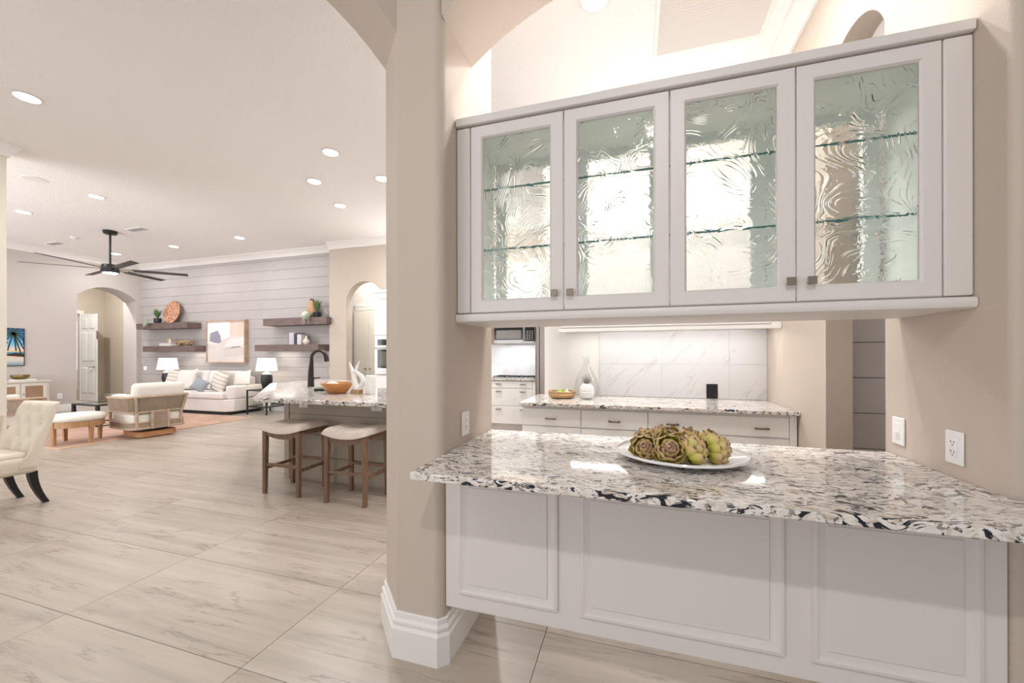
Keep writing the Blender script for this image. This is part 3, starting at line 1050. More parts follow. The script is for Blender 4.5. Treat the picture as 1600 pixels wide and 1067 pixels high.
pa = thing('ceramic_pineapple', 'white ceramic pineapple with silvery leaf crown on the kitchen counter', 'ornament', (-.435, 3.885, .9255))
pm = MB()
prof = [(.04, 0), (.060, .02), (.069, .06), (.067, .10), (.053, .135), (.03, .15), (0, .152)]


def pine(u, v):
    z = v * .152
    for a, b in zip(prof, prof[1:]):
        if a[1] <= z <= b[1] + 1e-6:
            r = a[0] + (b[0] - a[0]) * (z - a[1]) / (b[1] - a[1])
            break
    ang = u * 2 * PI
    r += .005 * math.cos(ang * 9 + v * 22) * math.cos(ang * 9 - v * 22) * (1 if r > .02 else 0)
    return (max(r, 1e-3) * math.cos(ang), max(r, 1e-3) * math.sin(ang), z)


part('body', pm.grid(72, 30, pine).lathe([(0, 0), (.04, 0), (.04, .002), (0, .002)], n=20), M['ceramic'], pa, weld=True, smooth=50)
lm = MB()
for ring_, (n, tilt, L) in enumerate(((8, 48, .06), (7, 28, .08), (5, 10, .095))):
    for k in range(n):
        a = 2 * PI * k / n + ring_ * .4
        p0 = Vector((.012 * math.cos(a), .012 * math.sin(a), .148))
        d = Vector((math.cos(a) * math.sin(R(tilt)), math.sin(a) * math.sin(R(tilt)), math.cos(R(tilt))))
        lm.bar(p0, p0 + d * L, .018, .005, up=(math.cos(a), math.sin(a), .01), w2=.002, d2=.002)
part('leaf_crown', lm, mat('silver_glaze', (.30, .29, .28), .35, .4), pa)
vs_ = thing('glass_demijohn', 'large clear glass bottle standing behind the white pineapple', 'vase', (-.465, 4.105, .9255))
part('bottle', MB().lathe([(.0, 0), (.10, .0), (.125, .03), (.125, .10), (.105, .19), (.06, .27), (.035, .32), (.03, .40), (.038, .415), (.034, .415), (.026, .40), (.031, .32), (.056, .267), (.10, .19), (.119, .10), (.119, .035), (.095, .008), (0, .006)], n=32), M['glass_clear'], vs_)

# ------------------------------------------------------------------ refrigerator and range wall
fr = thing('refrigerator', 'tall stainless refrigerator seen edge-on beside the range', 'refrigerator', (-.95, 5.7, 0))
part('body', MB().box(-1.24, -.66, 5.3, 6.15, .04, 1.80), M['fridge_steel'], fr, .006, w=True)
part('door', MB().box(-1.285, -1.245, 5.3, 6.15, .55, 1.80), M['fridge_steel'], fr, .006, w=True)
part('freezer_drawer', MB().box(-1.285, -1.245, 5.3, 6.15, .04, .54), M['fridge_steel'], fr, .006, w=True)
part('handle', MB().tube([(-1.285, 5.42, .75), (-1.32, 5.42, .77), (-1.32, 5.42, 1.55), (-1.285, 5.42, 1.57)], .011, 8), M['steel'], fr, w=True)
part('foot', MB().box(-1.2, -.7, 5.4, 6.1, 0, .04), M['black'], fr, w=True)

rc = thing('base_cabinet', 'white base cabinet with three wide drawers under the far cooktop', 'cabinet', (-2.6, 7.0, 0))
part('carcass', MB().box(-3.6, -1.60, 6.77, 7.28, .10, .894), M['cab2'], rc, w=True)
part('toe_kick', MB().box(-3.58, -1.62, 6.83, 7.25, 0, .10), M['cab2'], rc, w=True)
for xa, xb in ((-3.58, -2.585), (-2.575, -1.715)):
    for za, zb in ((.76, .885), (.44, .75), (.115, .43)):
        d = part('drawer', MB().box(xa, xb, 6.752, 6.77, za, zb), M['cab2'], rc, .003, 1, w=True)
        for q_ in (.27, .80):
            part('pull', pull(xa + (xb - xa) * q_, 6.752, zb - .055), M['nickel'], d, w=True)
part('end_filler', MB().box(-1.705, -1.60, 6.752, 6.77, .115, .885), M['cab2'], rc, .003, 1, w=True)
tag(part('range_countertop', MB().box(-3.65, -1.58, 6.73, 7.284, .895, .925), M['quartz'], None, .004), 'speckled quartz counter under the far cooktop', 'countertop')
ck = thing('cooktop', 'steel gas cooktop with black grates below the microwave', 'cooktop', (-2.05, 7.02, .9255))
part('tray', MB().box(-2.5, -1.66, 6.80, 7.24, .926, .938), M['steel'], ck, .004, w=True)
for gx in (-2.36, -2.08, -1.80):
    g = MB()
    for dx in (-.11, 0, .11):
        g.box(gx + dx - .006, gx + dx + .006, 6.84, 7.20, .955, .967)
    for dy in (6.84, 7.02, 7.19):
        g.box(gx - .12, gx + .12, dy, dy + .012, .955, .967)
    for dx in (-.115, .105):
        for dy in (6.84, 7.19):
            g.box(gx + dx, gx + dx + .012, dy, dy + .012, .938, .955)
    part('grate', g, M['black'], ck, w=True)
for k in range(5):
    part('burner_knob', MB().lathe([(.018, 0), (.016, .02), (0, .021)], (-2.3 + k * .12, 6.815, .938), 12), M['steel'], ck, w=True)
mw = thing('microwave', 'stainless over-the-range microwave with black glass door', 'microwave', (-2.05, 7.0, 1.565))
part('body', MB().box(-2.43, -1.668, 6.78, 7.28, 1.565, 1.868), M['steel'], mw, .004, w=True)
d = part('door', MB().box(-2.43, -1.885, 6.75, 6.78, 1.628, 1.862), M['black_gloss'], mw, .003, w=True)
part('window', MB().box(-2.385, -1.92, 6.747, 6.751, 1.645, 1.80), mat('grey_mesh_window', (.20, .19, .175), .2), d, w=True)
part('handle', MB().tube([(-1.865, 6.75, 1.61), (-1.865, 6.725, 1.62), (-1.865, 6.725, 1.85), (-1.865, 6.75, 1.858)], .012, 8), M['steel'], mw, w=True)
kp = part('control_panel', MB().box(-1.845, -1.672, 6.75, 6.78, 1.600, 1.862), M['black_gloss'], mw, .003, w=True)
bt = MB()
for r_ in range(5):
    for c_ in range(3):
        bt.box(-1.815 + c_ * .045, -1.79 + c_ * .045, 6.748, 6.75, 1.63 + r_ * .035, 1.645 + r_ * .035)
part('buttons', bt, M['vent'], kp, w=True, kind='stuff')
part('bottom_trim', MB().box(-2.43, -1.672, 6.752, 6.78, 1.566, 1.622), M['steel'], mw, .003, w=True)
wc = thing('upper_cabinet', 'white wall cabinet above the microwave', 'cabinet', (-2.2, 7.1, 1.87))
part('carcass', MB().box(-3.2, -1.55, 6.92, 7.285, 1.872, 2.7), M['cab2'], wc, w=True)
for xa, xb in ((-3.19, -2.64), (-2.63, -2.08), (-2.07, -1.56)):
    part('door', MB().box(xa, xb, 6.90, 6.92, 1.885, 2.69), M['cab2'], wc, .004, w=True)
cove(-3.1, -1.6, 7.1, 2.701, wc, (-2.2, 7.1, 1.87), ADDED_UPLIGHT_W * 1.2)
area('range_hood_glow', (-2.05 + 2.05, 7.0 - 7.0, -.008), (0, 0, 0), .6, .2, 5, (.92, .96, 1.0), parent=mw)

# tall oven cabinet
oc = thing('oven_cabinet', 'tall white cabinet housing the wall oven behind the island', 'cabinet', (-4.3, 7.0, 0))
part('carcass', MB().box(-4.965, -3.7, 6.72, 7.295, 0, 2.60), M['cab2'], oc, .004, w=True)
part('cornice', MB().box(-4.985, -3.68, 6.69, 7.295, 2.60, 2.66), M['cab2'], oc, .01, w=True)
part('door', frame(-4.955, -4.335, 6.70, 6.72, 1.76, 2.58, .09, .09), M['cab2'], oc, smooth=20, w=True)
part('door', frame(-4.325, -3.71, 6.70, 6.72, 1.76, 2.58, .09, .09), M['cab2'], oc, smooth=20, w=True)
part('drawer', MB().box(-4.955, -3.71, 6.70, 6.72, .30, .94), M['cab2'], oc, .004, w=True)
cove(-4.85, -3.75, 7.0, 2.662, oc, (-4.3, 7.0, 0), ADDED_UPLIGHT_W * 1.2)
ov = thing('wall_oven', 'stainless wall oven with dark glass in the tall white cabinet', 'oven', (-4.45, 6.70, .98))
part('frame', MB().box(-4.93, -4.17, 6.685, 6.718, .98, 1.70), M['steel'], ov, .003, w=True)
part('control_panel', MB().box(-4.87, -4.19, 6.676, 6.688, 1.55, 1.67), M['black_gloss'], ov, .002, w=True)
d = part('door', MB().box(-4.925, -4.175, 6.665, 6.688, 1.03, 1.52), M['steel'], ov, .004, w=True)
part('window', MB().box(-4.86, -4.24, 6.660, 6.667, 1.10, 1.47), M['black_gloss'], d, .002, w=True)
part('inner_window', MB().box(-4.80, -4.30, 6.656, 6.661, 1.14, 1.43), M['dark_glass'], d, .002, w=True)
part('handle', MB().tube([(-4.90, 6.665, 1.495), (-4.90, 6.62, 1.495), (-4.20, 6.62, 1.495), (-4.20, 6.665, 1.495)], .012, 8), M['steel'], d, w=True)

# ------------------------------------------------------------------ island
ip = [(-3.72, 3.05), (-1.62, 3.05), (-1.74, 4.42), (-3.27, 4.42), (-4.71, 5.65), (-5.36, 5.65), (-5.36, 4.69)]
tag(part('island_countertop', MB().prism(ip, .882, .925), M['quartz'], None, .006), 'large angled speckled quartz island counter behind the two stools', 'countertop')
isl = thing('kitchen_island', 'greige angled island base with horizontal board cladding behind the stools', 'island', (-3.2, 3.9, 0))
ib = [(-3.655, 3.43), (-1.86, 3.43), (-1.86, 4.30), (-3.25, 4.30), (-4.66, 5.5), (-5.1, 5.5), (-5.1, 4.87)]
part('core', MB().prism(ib, .0, .881), M['island'], isl, w=True)
for za, zb in ((.02, .258), (.262, .503), (.507, .716), (.72, .878)):
    part('cladding_board', MB().box(-3.63, -1.87, 3.418, 3.431, za, zb), M['island'], isl, .002, 1, w=True)
part('corner_post', MB().box(-3.70, -3.632, 3.41, 3.47, .0, .88), M['island'], isl, .004, w=True)

fa = thing('faucet', 'tall dark bronze arched faucet on the island', 'faucet', (-4.255, 4.36, .9255))
part('body', MB().tube([(0, 0, 0), (0, 0, .02), (.0, 0, .2), (.012, 0, .36)], [.045, .042, .036, .024], 14), M['bronze'], fa)
ap = [(.012, 0, .34)] + [(.012 + .125 - .125 * math.cos(a), 0, .385 + .11 * math.sin(a)) for a in [PI * k / 12 * .92 for k in range(13)]]
ap += [(.27, 0, .345)]
part('spout', MB().tube(ap, [.024] + [.022] * 9 + [.024, .028, .030, .031, .032], 12), M['bronze'], fa)
part('lever', MB().tube([(.03, 0, .115), (.10, 0, .12), (.155, 0, .125)], [.012, .009, .008], 8), M['bronze'], fa)
wb = thing('wooden_bowl', 'orange wooden bowl on the island counter', 'bowl', (-3.235, 3.70, .9255))
part('shell', MB().lathe([(0, 0), (.085, 0), (.10, .006), (.14, .05), (.17, .10), (.176, .118), (.17, .12), (.158, .10), (.125, .055), (.08, .018), (0, .014)], n=36), M['bowl'], wb)
for (dx, dy, ln, mm, lb) in ((-.05, -.02, .10, 'cream', 'cream cloth roll lying in the wooden bowl'), (.07, .03, .09, 'walnut', 'dark wooden spoon lying in the wooden bowl')):
    if mm == 'cream':
        t = thing('cloth_roll', lb, 'cloth', (-3.235 + dx, 3.70 + dy, .9255 + .075))
        part('roll', MB().ell((0, 0, .015), .085, .05, .042), M['cream'], t)
    else:
        t = thing('wooden_spoon', lb, 'spoon', (-3.235 + dx, 3.70 + dy, .9255 + .09))
        part('handle', MB().tube([(-.05, 0, .0), (.04, .01, .024)], .009, 8), M['walnut'], t)
        part('head', MB().ell((.062, .012, .028), .028, .02, .008), M['walnut'], t)
sb = thing('scrub_brush', 'dark scrub brush lying beside the wooden bowl', 'brush', (-3.60, 3.86, .9255), .1)
part('handle', MB().box(-.10, .08, -.025, .025, .0, .025), M['black'], sb, .008)
part('bristles', MB().box(-.08, .0, -.03, .03, .026, .05), M['leaf_pale'], sb, .006)
cs = thing('coral_sculpture', 'white branching sculpture on a small tan block on the island', 'sculpture', (-2.985, 3.72, .9255))
part('base_block', MB().box(-.055, .055, -.04, .04, 0, .045), M['tan_wood'], cs, .004)
part('branch', MB().tube([(0, 0, .04), (-.03, 0, .12), (-.045, 0, .21), (-.075, 0, .29), (-.105, 0, .36)], [.03, .03, .026, .018, .004], 10), M['white_matt'], cs)
part('branch', MB().tube([(0, 0, .045), (.05, 0, .07), (.085, 0, .13), (.07, 0, .19), (.0, 0, .235), (-.04, 0, .25)], [.03, .032, .03, .026, .022, .02], 10), M['white_matt'], cs)
part('branch', MB().tube([(-.04, 0, .22), (.0, 0, .30), (.035, 0, .37)], [.02, .014, .004], 8), M['white_matt'], cs)
cn = thing('canister', 'white cylindrical canister right of the branching sculpture', 'canister', (-2.79, 3.70, .9255))
part('body', MB().lathe([(0, 0), (.052, 0), (.055, .005), (.055, .185), (.05, .19), (0, .19)], n=24), M['white_matt'], cn)
part('lid', MB().lathe([(.0, .19), (.052, .19), (.052, .203), (.045, .207), (0, .207)], n=24), M['white_matt'], cn)

# ------------------------------------------------------------------ counter stools
def make_stool(label):
    t = thing('counter_stool', label, 'stool', (0, 0, 0), 0, 'counter stools at the island')
    hx, hy = .205, .16

    def seat(u, v):
        x = (u * 2 - 1)
        y = (v * 2 - 1)
        rib = .011 * abs(math.sin((u * 9) * PI)) ** .7
        edge = (1 - abs(x) ** 6) * (1 - abs(y) ** 8)
        z = .600 + .040 * x * x + (.066 + rib) * max(edge, 0) ** .5
        return (x * .245, y * .205, z)
    m = MB().grid(90, 16, seat)

    def under(u, v):
        x = (u * 2 - 1)
        y = (v * 2 - 1)
        return (x * .245, y * .205, .598 + .040 * x * x)
    m.grid(90, 16, under)
    part('seat', m, M['fabric_oat'], t, smooth=60, weld=True, label='oatmeal upholstered saddle seat with stitched channels')
    for sy in (-1, 1):
        n = 12
        rg = []
        for k in range(n + 1):
            x = -1 + 2 * k / n
            zt = .597 + .040 * x * x
            rg.append([(x * hx, sy * hy - .011, zt - .055), (x * hx, sy * hy + .011, zt - .055), (x * hx, sy * hy + .011, zt), (x * hx, sy * hy - .011, zt)])
        part('apron', MB().loft(rg), M['walnut'], t)
    for sx in (-1, 1):
        part('apron', MB().box(sx * hx - .011, sx * hx + .011, -hy, hy, .585, .655), M['walnut'], t, .002)
        for sy in (-1, 1):
            part('leg', MB().bar((sx * hx, sy * hy, .655), (sx * (hx + .004), sy * (hy + .006), 0), .044, .044, up=(0, 1, 0), w2=.034, d2=.034), M['walnut'], t, .003)
        part('stretcher', MB().box(sx * hx - .011, sx * hx + .011, -hy, hy, .235, .265), M['walnut'], t, .002)
    for sy in (-1, 1):
        part('stretcher', MB().box(-hx, hx, sy * hy - .011, sy * hy + .011, .27, .298), M['walnut'], t, .002)
    return t


st = make_stool('left counter stool at the island, its seat wholly in view')
st.location = (-3.265, 3.146, 0)
dup(st, (-2.50, 3.125, 0), 0, 'right counter stool at the island, standing against the edge of the pier')

# ------------------------------------------------------------------ living room: shelves and what is on them
def shelf(x0, x1, z0, z1, label):
    t = thing('floating_shelf', label, 'shelf', ((x0 + x1) / 2, 7.32, z0), 0, 'floating shelves on the shiplap')
    part('plank', MB().box(x0, x1, 7.165, 7.497, z0, z1), M['shelf_wood'], t, .004, w=True)
    part('front_board', MB().box(x0, x1, 7.15, 7.165, z0, z1), M['shelf_wood'], t, .002, w=True)
    return t


shelf(-12.86, -10.92, 2.06, 2.215, 'upper dark wood shelf on the left with the round coral plate')
shelf(-12.60, -10.65, 1.455, 1.605, 'lower dark wood shelf on the left above the lamp')
shelf(-8.39, -6.54, 2.055, 2.215, 'upper dark wood shelf on the right carrying plants and a carved gourd')
s4 = shelf(-8.65, -6.78, 1.455, 1.605, 'lower dark wood shelf on the right with upright books')
area('shelf_glow', (-10.9, 7.34, 1.45), (0, 0, 0), .5, .1, 1.4, (1, .93, .82))
area('shelf_glow', (-7.95, 7.34, 1.45), (0, 0, 0), .6, .1, 1.4, (1, .93, .82))

t = thing('decorative_plate', 'round coral carved plate leaning on the shiplap on the upper left shelf', 'plate', (-11.83, 7.40, 2.215))
pm = MB().lathe([(0, .0), (.24, .0), (.29, .02), (.305, .035), (.30, .04), (.26, .022), (.2, .028), (.19, .018), (.10, .03), (.09, .018), (0, .02)], n=36)
pm.tf(Matrix.Translation((0, 0, .30)) @ Matrix.Rotation(R(80), 4, 'X'))
part('disc', pm, M['terracotta_weave'], t, smooth=50)


def tufty(name, label, loc, pot_r, pot_h, n, L, spread, trail=0):
    t = thing(name, label, 'plant', loc)
    part('pot', MB().lathe([(0, 0), (pot_r * .75, 0), (pot_r, pot_h * .5), (pot_r * .95, pot_h), (pot_r * .8, pot_h), (0, pot_h * .9)], n=16), M['black_ceramic'], t)
    for k in range(n):
        a = random.uniform(0, 2 * PI)
        l = L * random.uniform(.6, 1.1)
        sp_ = spread * random.uniform(.2, 1)
        p0 = Vector((0, 0, pot_h * .9))
        p1 = p0 + Vector((math.cos(a) * sp_ * .5, math.sin(a) * sp_ * .35, l * .65))
        p2 = p0 + Vector((math.cos(a) * sp_, math.sin(a) * sp_ * .6, l))
        b = MB()
        d_ = Vector((-math.sin(a), math.cos(a), 0)) * .014
        b.add([p0 - d_ * .6, p0 + d_ * .6, p1 - d_, p1 + d_, p2, p0 + Vector((0, 0, -.004)), p1 + Vector((0, 0, -.004))], [(0, 1, 3, 2), (2, 3, 4), (0, 2, 6, 5), (1, 5, 6, 3), (2, 4, 6), (3, 6, 4)])
        part('leaf', b, M['leaf'], t)
    for k in range(trail):
        x = random.uniform(-.22, -.02)
        zz = random.uniform(.0, .16)
        b = MB()
        path = [(0, -.04, pot_h), (x * .6, -.15, pot_h * .7), (x, -.20, -zz * .5), (x - .01, -.21, -zz)]
        b.tube(path, .004, 5)
        for q_ in range(5):
            f_ = q_ / 4
            p = Vector(path[1]).lerp(Vector(path[3]), f_)
            b.ell(p + Vector((random.uniform(-.03, .03), -.015, 0)), .022, .01, .014, 6, 4)
        part('trailing_stem', b, M['leaf_pale'], t)
    return t


tufty('potted_plant', 'spiky potted plant in a dark pot on the upper left shelf', (-12.20, 7.26, 2.215), .085, .14, 46, .27, .20, 9)
t = thing('book', 'pale grey book lying flat on the lower left shelf', 'book', (-11.80, 7.30, 1.605))
part('cover', MB().box(-.23, .20, -.11, .11, 0, .075), M['book_grey'], t, .004)
part('pages', MB().box(-.21, .203, -.104, .104, .008, .067), M['paper'], t)
t = thing('round_shell', 'small cream round shell on top of the flat grey book', 'ornament', (-11.80, 7.30, 1.68))
part('shell', MB().ell((0, 0, .065), .07, .05, .065), M['cream'], t)
part('spiral', MB().tube([(.045 * (1 - k / 20) * math.cos(k * .7), -.052, .065 + .045 * (1 - k / 20) * math.sin(k * .7)) for k in range(19)], .006, 5), M['tan_wood'], t)
t = thing('driftwood_chain', 'gold and tan driftwood links on the lower left shelf', 'ornament', (-11.20, 7.28, 1.605))
for k in range(4):
    a0 = k * .13 - .2
    ring = []
    for i in range(17):
        a = 2 * PI * i / 16
        ring.append((a0 + .095 * math.cos(a), .03 * math.sin(a * 2) + (.02 if k % 2 else -.02), .072 + (.055 if k % 2 else .05) * math.sin(a + .4)))
    part('link', MB().tube(ring, .016, 7, False), M['gold'] if k % 2 else M['tan_wood'], t)

t = thing('carved_gourd', 'tall carved tan gourd standing on the upper right shelf', 'ornament', (-7.17, 7.38, 2.215))
part('body', MB().lathe([(0, 0), (.10, 0), (.14, .08), (.145, .18), (.11, .3), (.07, .38), (.045, .42), (0, .43)], n=24, sy=.6), M['tan_wood'], t)
part('carved_top', MB().tube([(-.05, 0, .39), (-.02, 0, .45), (.03, 0, .44), (.06, 0, .38), (.04, -.02, .36)], .02, 7), M['bronze'], t)
t = thing('round_vase', 'small round cream vase in front of the carved gourd', 'vase', (-7.20, 7.235, 2.215))
part('body', MB().ell((0, 0, .078), .105, .075, .078), M['cream'], t)
part('lip', MB().lathe([(.02, .15), (.03, .165), (.02, .165)], n=12), M['cream'], t)
tufty('potted_plant', 'leafy plant in a square black pot at the right of the carved gourd', (-6.95, 7.30, 2.215), .085, .13, 44, .30, .17, 8)
t = thing('glass_jar', 'small clear glass jar at the right end of the upper right shelf', 'jar', (-6.74, 7.33, 2.215))
part('jar_body', MB().lathe([(0, 0), (.07, 0), (.08, .06), (.06, .16), (.05, .2), (.045, .2), (.05, .15), (.07, .06), (.06, .01), (0, .008)], n=18), M['glass_clear'], t)
for (x, wd, hh, mm, lb) in ((-7.62, .14, .285, 'book_lilac', 'thick pale lilac book, leftmost of the upright books'),
                            (-7.505, .045, .25, 'book_navy', 'thin navy book standing between the lilac and the grey book'),
                            (-7.40, .12, .235, 'book_grey', 'pale grey book standing right of the navy one')):
    t = thing('book', lb, 'book', (x, 7.33, 1.605), 0, 'upright books on the lower right shelf')
    part('cover', MB().box(-wd / 2, wd / 2, -.10, .10, 0, hh), M[mm], t, .004)
    part('pages', MB().box(-wd / 2 + .008, wd / 2 - .008, -.095, .102, .006, hh - .006 + .004), M['paper'], t)
t = thing('bud_vase', 'small cream bud vase in front of the upright books', 'vase', (-7.235, 7.28, 1.605))
part('body', MB().lathe([(0, 0), (.05, 0), (.075, .05), (.065, .10), (.03, .14), (.022, .19), (.03, .2), (.02, .2), (0, .19)], n=20), M['cream'], t)

# abstract painting, layered flat shapes on canvas
ar = thing('abstract_painting', 'wood framed abstract painting in cream, pink and grey over the sofa', 'painting', (-9.95, 7.47, 1.15))
ax0, ax1, az0, az1 = -10.62, -9.28, 1.16, 2.25
fm = MB()
fm.box(ax0, ax0 + .03, 7.40, 7.498, az0, az1).box(ax1 - .03, ax1, 7.40, 7.498, az0, az1).box(ax0 + .03, ax1 - .03, 7.40, 7.498, az0, az0 + .03).box(ax0 + .03, ax1 - .03, 7.40, 7.498, az1 - .03, az1)
part('frame', fm, wood_material('oak_frame', (.38, .25, .17), (.50, .35, .25), (2, 2, 2)), ar, w=True)
part('canvas', MB().box(ax0 + .03, ax1 - .03, 7.425, 7.495, az0 + .03, az1 - .03), mat('canvas_cream', (.66, .60, .575), .8, vary=.06), ar, w=True)


def flat(poly, y0, y1):
    return mapped([(a, b) for a, b in poly], (0, y1), (1, 0), -(y1 - y0))


def P01(u, v):
    return (ax0 + .03 + u * (ax1 - ax0 - .06), az0 + .03 + v * (az1 - az0 - .06))


for pk, (nm, mm, pts) in enumerate((('white_patch', (.76, .75, .75), [(0, .45), (.28, .42), (.42, .55), (.62, .62), (.62, 1), (0, 1)]),
                    ('pink_patch', (.66, .54, .47), [(.62, .68), (1, .62), (1, 1), (.60, 1)]),
                    ('mauve_patch', (.62, .55, .54), [(.40, .12), (1, .20), (1, .45), (.62, .48), (.44, .28)]),
                    ('slate_patch', (.30, .29, .36), [(.06, .52), (.30, .46), (.38, .50), (.36, .64), (.28, .78), (.08, .72)]),
                    ('pale_patch', (.72, .70, .69), [(.42, .36), (.60, .55), (.98, .60), (.98, .36), (.70, .38)]),
                    ('dark_stroke', (.16, .14, .15), [(.58, .33), (.72, .375), (.90, .385), (.90, .37), (.74, .355)]))):
    part(nm, flat([P01(*p) for p in pts], 7.4225 - .0012 * pk, 7.4255), mat('paint_' + nm, mm, .8, vary=.06), ar, w=True)

# ------------------------------------------------------------------ sofa, tables, lamps
so = thing('sofa', 'long pale linen sofa against the shiplap wall', 'sofa', (-10.0, 7.0, 0))
SX0, SX1 = -11.3, -8.72
part('plinth', MB().box(SX0 + .05, SX1 - .06, 6.65, 7.40, 0, .07), M['black'], so, w=True)
bs = MB().prism([(SX0, 6.57), (SX1 - .16, 6.57), (SX1, 6.70), (SX1, 7.44), (SX0, 7.44)], .07, .35)
part('base', bs, M['fabric_sofa'], so, .02, 3, w=True)
part('arm', MB().prism([(SX1 - .23, 6.66), (SX1 - .10, 6.64), (SX1, 6.72), (SX1, 7.44), (SX1 - .23, 7.44)], .35, .655), M['fabric_sofa'], so, .04, 4, w=True)
part('arm', MB().box(SX0, SX0 + .23, 6.66, 7.44, .35, .66), M['fabric_sofa'], so, .04, 4, w=True)
part('back', MB().box(SX0 + .23, SX1 - .23, 7.22, 7.44, .35, .84), M['fabric_sofa'], so, .05, 4, w=True)
part('seat_cushion', MB().box(SX0 + .24, -10.15, 6.56, 7.22, .355, .505), M['fabric_sofa'], so, .045, 4, w=True)
part('seat_cushion', MB().box(-10.14, SX1 - .18, 6.54, 7.22, .355, .505), M['fabric_sofa'], so, .045, 4, w=True)
part('back_cushion', MB().box(-.55, .55, -.10, .10, 0, .48).tf(Matrix.Translation((-10.66, 7.12, .505)) @ Matrix.Rotation(R(-10), 4, 'X')), M['fabric_sofa'], so, .07, 4, w=True)
part('back_cushion', MB().box(-.55, .55, -.10, .10, 0, .48).tf(Matrix.Translation((-9.54, 7.12, .505)) @ Matrix.Rotation(R(-10), 4, 'X')), M['fabric_sofa'], so, .07, 4, w=True)


def pillow_mb(wd, ht, th, pinch=.10):
    b = MB()
    for s in (-1, 1):
        def fn(u, v, s=s):
            x, z = u * 2 - 1, v * 2 - 1
            k = 1 - pinch * (1 - abs(x) ** 2) * abs(z) ** 3
            k2 = 1 - pinch * (1 - abs(z) ** 2) * abs(x) ** 3
            y = s * th / 2 * (max(0, 1 - x * x) * max(0, 1 - z * z)) ** .45
            return (x * wd / 2 * k2, y, z * ht / 2 * k)
        b.grid(14, 14, fn)
    return b


def stripe_fabric(name, base, line, freq):
    m = bpy.data.materials.new(name)
    m.use_nodes = True
    nt = m.node_tree
    b = nt.nodes['Principled BSDF']
    b.inputs['Roughness'].default_value = .9
    tc = N(nt, 'ShaderNodeTexCoord')
    wv = N(nt, 'ShaderNodeTexWave', Scale=freq, Distortion=.8)
    wv.bands_direction = 'Z'
    nt.links.new(tc.outputs['Object'], wv.inputs['Vector'])
    r = ramp(nt, [(.72, base), (.86, line)])
    nt.links.new(wv.outputs['Fac'], r.inputs['Fac'])
    nt.links.new(r.outputs['Color'], b.inputs['Base Color'])
    return m


M['stripe'] = stripe_fabric('striped_linen', (.68, .635, .59), (.48, .42, .37), 3.6)
for (x, y, z, wd, ht, th, tilt, roll, yaw, m, lb) in (
        (-11.05, 6.98, .76, .50, .46, .18, -14, 8, .35, 'stripe', 'greyish striped pillow at the left end of the sofa beside the lamp'),
        (-10.55, 6.90, .755, .62, .52, .2, -14, -5, .05, 'fabric_sofa', 'large pale pillow with pointed corners on the left sofa seat'),
        (-9.42, 6.88, .74, .56, .50, .2, -16, 12, -.2, 'stripe', 'cream pillow with brown stripes beside the right arm of the sofa'),
        (-9.70, 6.62, .665, .32, .30, .14, -14, 28, .5, 'fabric_blue', 'small blue grey pillow in front of the striped one'),
        (-8.93, 7.06, .815, .52, .36, .16, -12, -6, .0, 'fabric_white', 'cream pillow resting on the right arm of the sofa')):
    t = thing('throw_pillow', lb, 'pillow', (x, y, z), 0, 'throw pillows on the sofa')
    t.rotation_euler = (R(tilt), R(roll), yaw)
    part('cover', pillow_mb(wd, ht, th), M[m], t, smooth=70, weld=True)


def side_table(x0, x1, y0, y1, h_, label):
    t = thing('side_table', label, 'side table', ((x0 + x1) / 2, (y0 + y1) / 2, 0))
    part('top', MB().box(x0, x1, y0, y1, h_ - .025, h_), M['black'], t, .002, w=True)
    for x in (x0 + .013, x1 - .013):
        for y in (y0 + .013, y1 - .013):
            part('leg', MB().box(x - .013, x + .013, y - .013, y + .013, 0, h_ - .025), M['black'], t, w=True)
    part('lower_shelf', MB().box(x0 + .026, x1 - .026, y0 + .026, y1 - .026, .17, .185), M['glass_shelf'], t, w=True)
    rl = MB()
    for y in (y0 + .013, y1 - .013):
        rl.box(x0 + .026, x1 - .026, y - .009, y + .009, .165, .19)
    for x in (x0 + .013, x1 - .013):
        rl.box(x - .009, x + .009, y0 + .026, y1 - .026, .165, .19)
    part('rail', rl, M['black'], t, w=True)
    return t


def table_lamp(loc, label):
    t = thing('table_lamp', label, 'lamp', loc, 0, 'black table lamps beside the sofa')
    part('base', MB().lathe([(0, 0), (.075, 0), (.085, .02), (.115, .14), (.124, .22), (.118, .30), (.110, .345), (.10, .35), (0, .35)], n=28), M['black_ceramic'], t)
    part('neck', MB().lathe([(.10, .35), (.075, .375), (.03, .40), (.02, .43), (.02, .47), (0, .47)], n=20), M['teal_ceramic'], t)
    part('shade', MB().lathe([(.222, .43), (.180, .725), (.177, .725), (.219, .43)], n=36), M['lampshade'], t, label='glowing white drum shade')
    part('shade_top', MB().lathe([(0, .70), (.178, .70), (.178, .704), (0, .704)], n=24), M['lampshade'], t)
    return t


side_table(-8.505, -7.905, 6.82, 7.44, .565, 'black metal side table at the right end of the sofa')
side_table(-11.92, -11.34, 6.86, 7.44, .565, 'black metal side table at the left end of the sofa')
table_lamp((-8.255, 7.13, .565), 'lamp with black base and white shade right of the sofa')
table_lamp((-11.60, 7.13, .565), 'lamp with black base and white shade left of the sofa')
t = thing('white_bust', 'white ceramic ornament on the lower shelf of the right side table', 'ornament', (-8.22, 7.10, .188))
part('leg', MB().tube([(-.08, 0, 0), (-.07, 0, .10), (-.03, 0, .17)], [.025, .022, .03], 8), M['white_matt'], t)
part('leg', MB().tube([(.09, 0, 0), (.07, 0, .10), (.03, 0, .17)], [.025, .022, .03], 8), M['white_matt'], t)
part('body', MB().ell((0, 0, .2), .12, .06, .05), M['white_matt'], t)

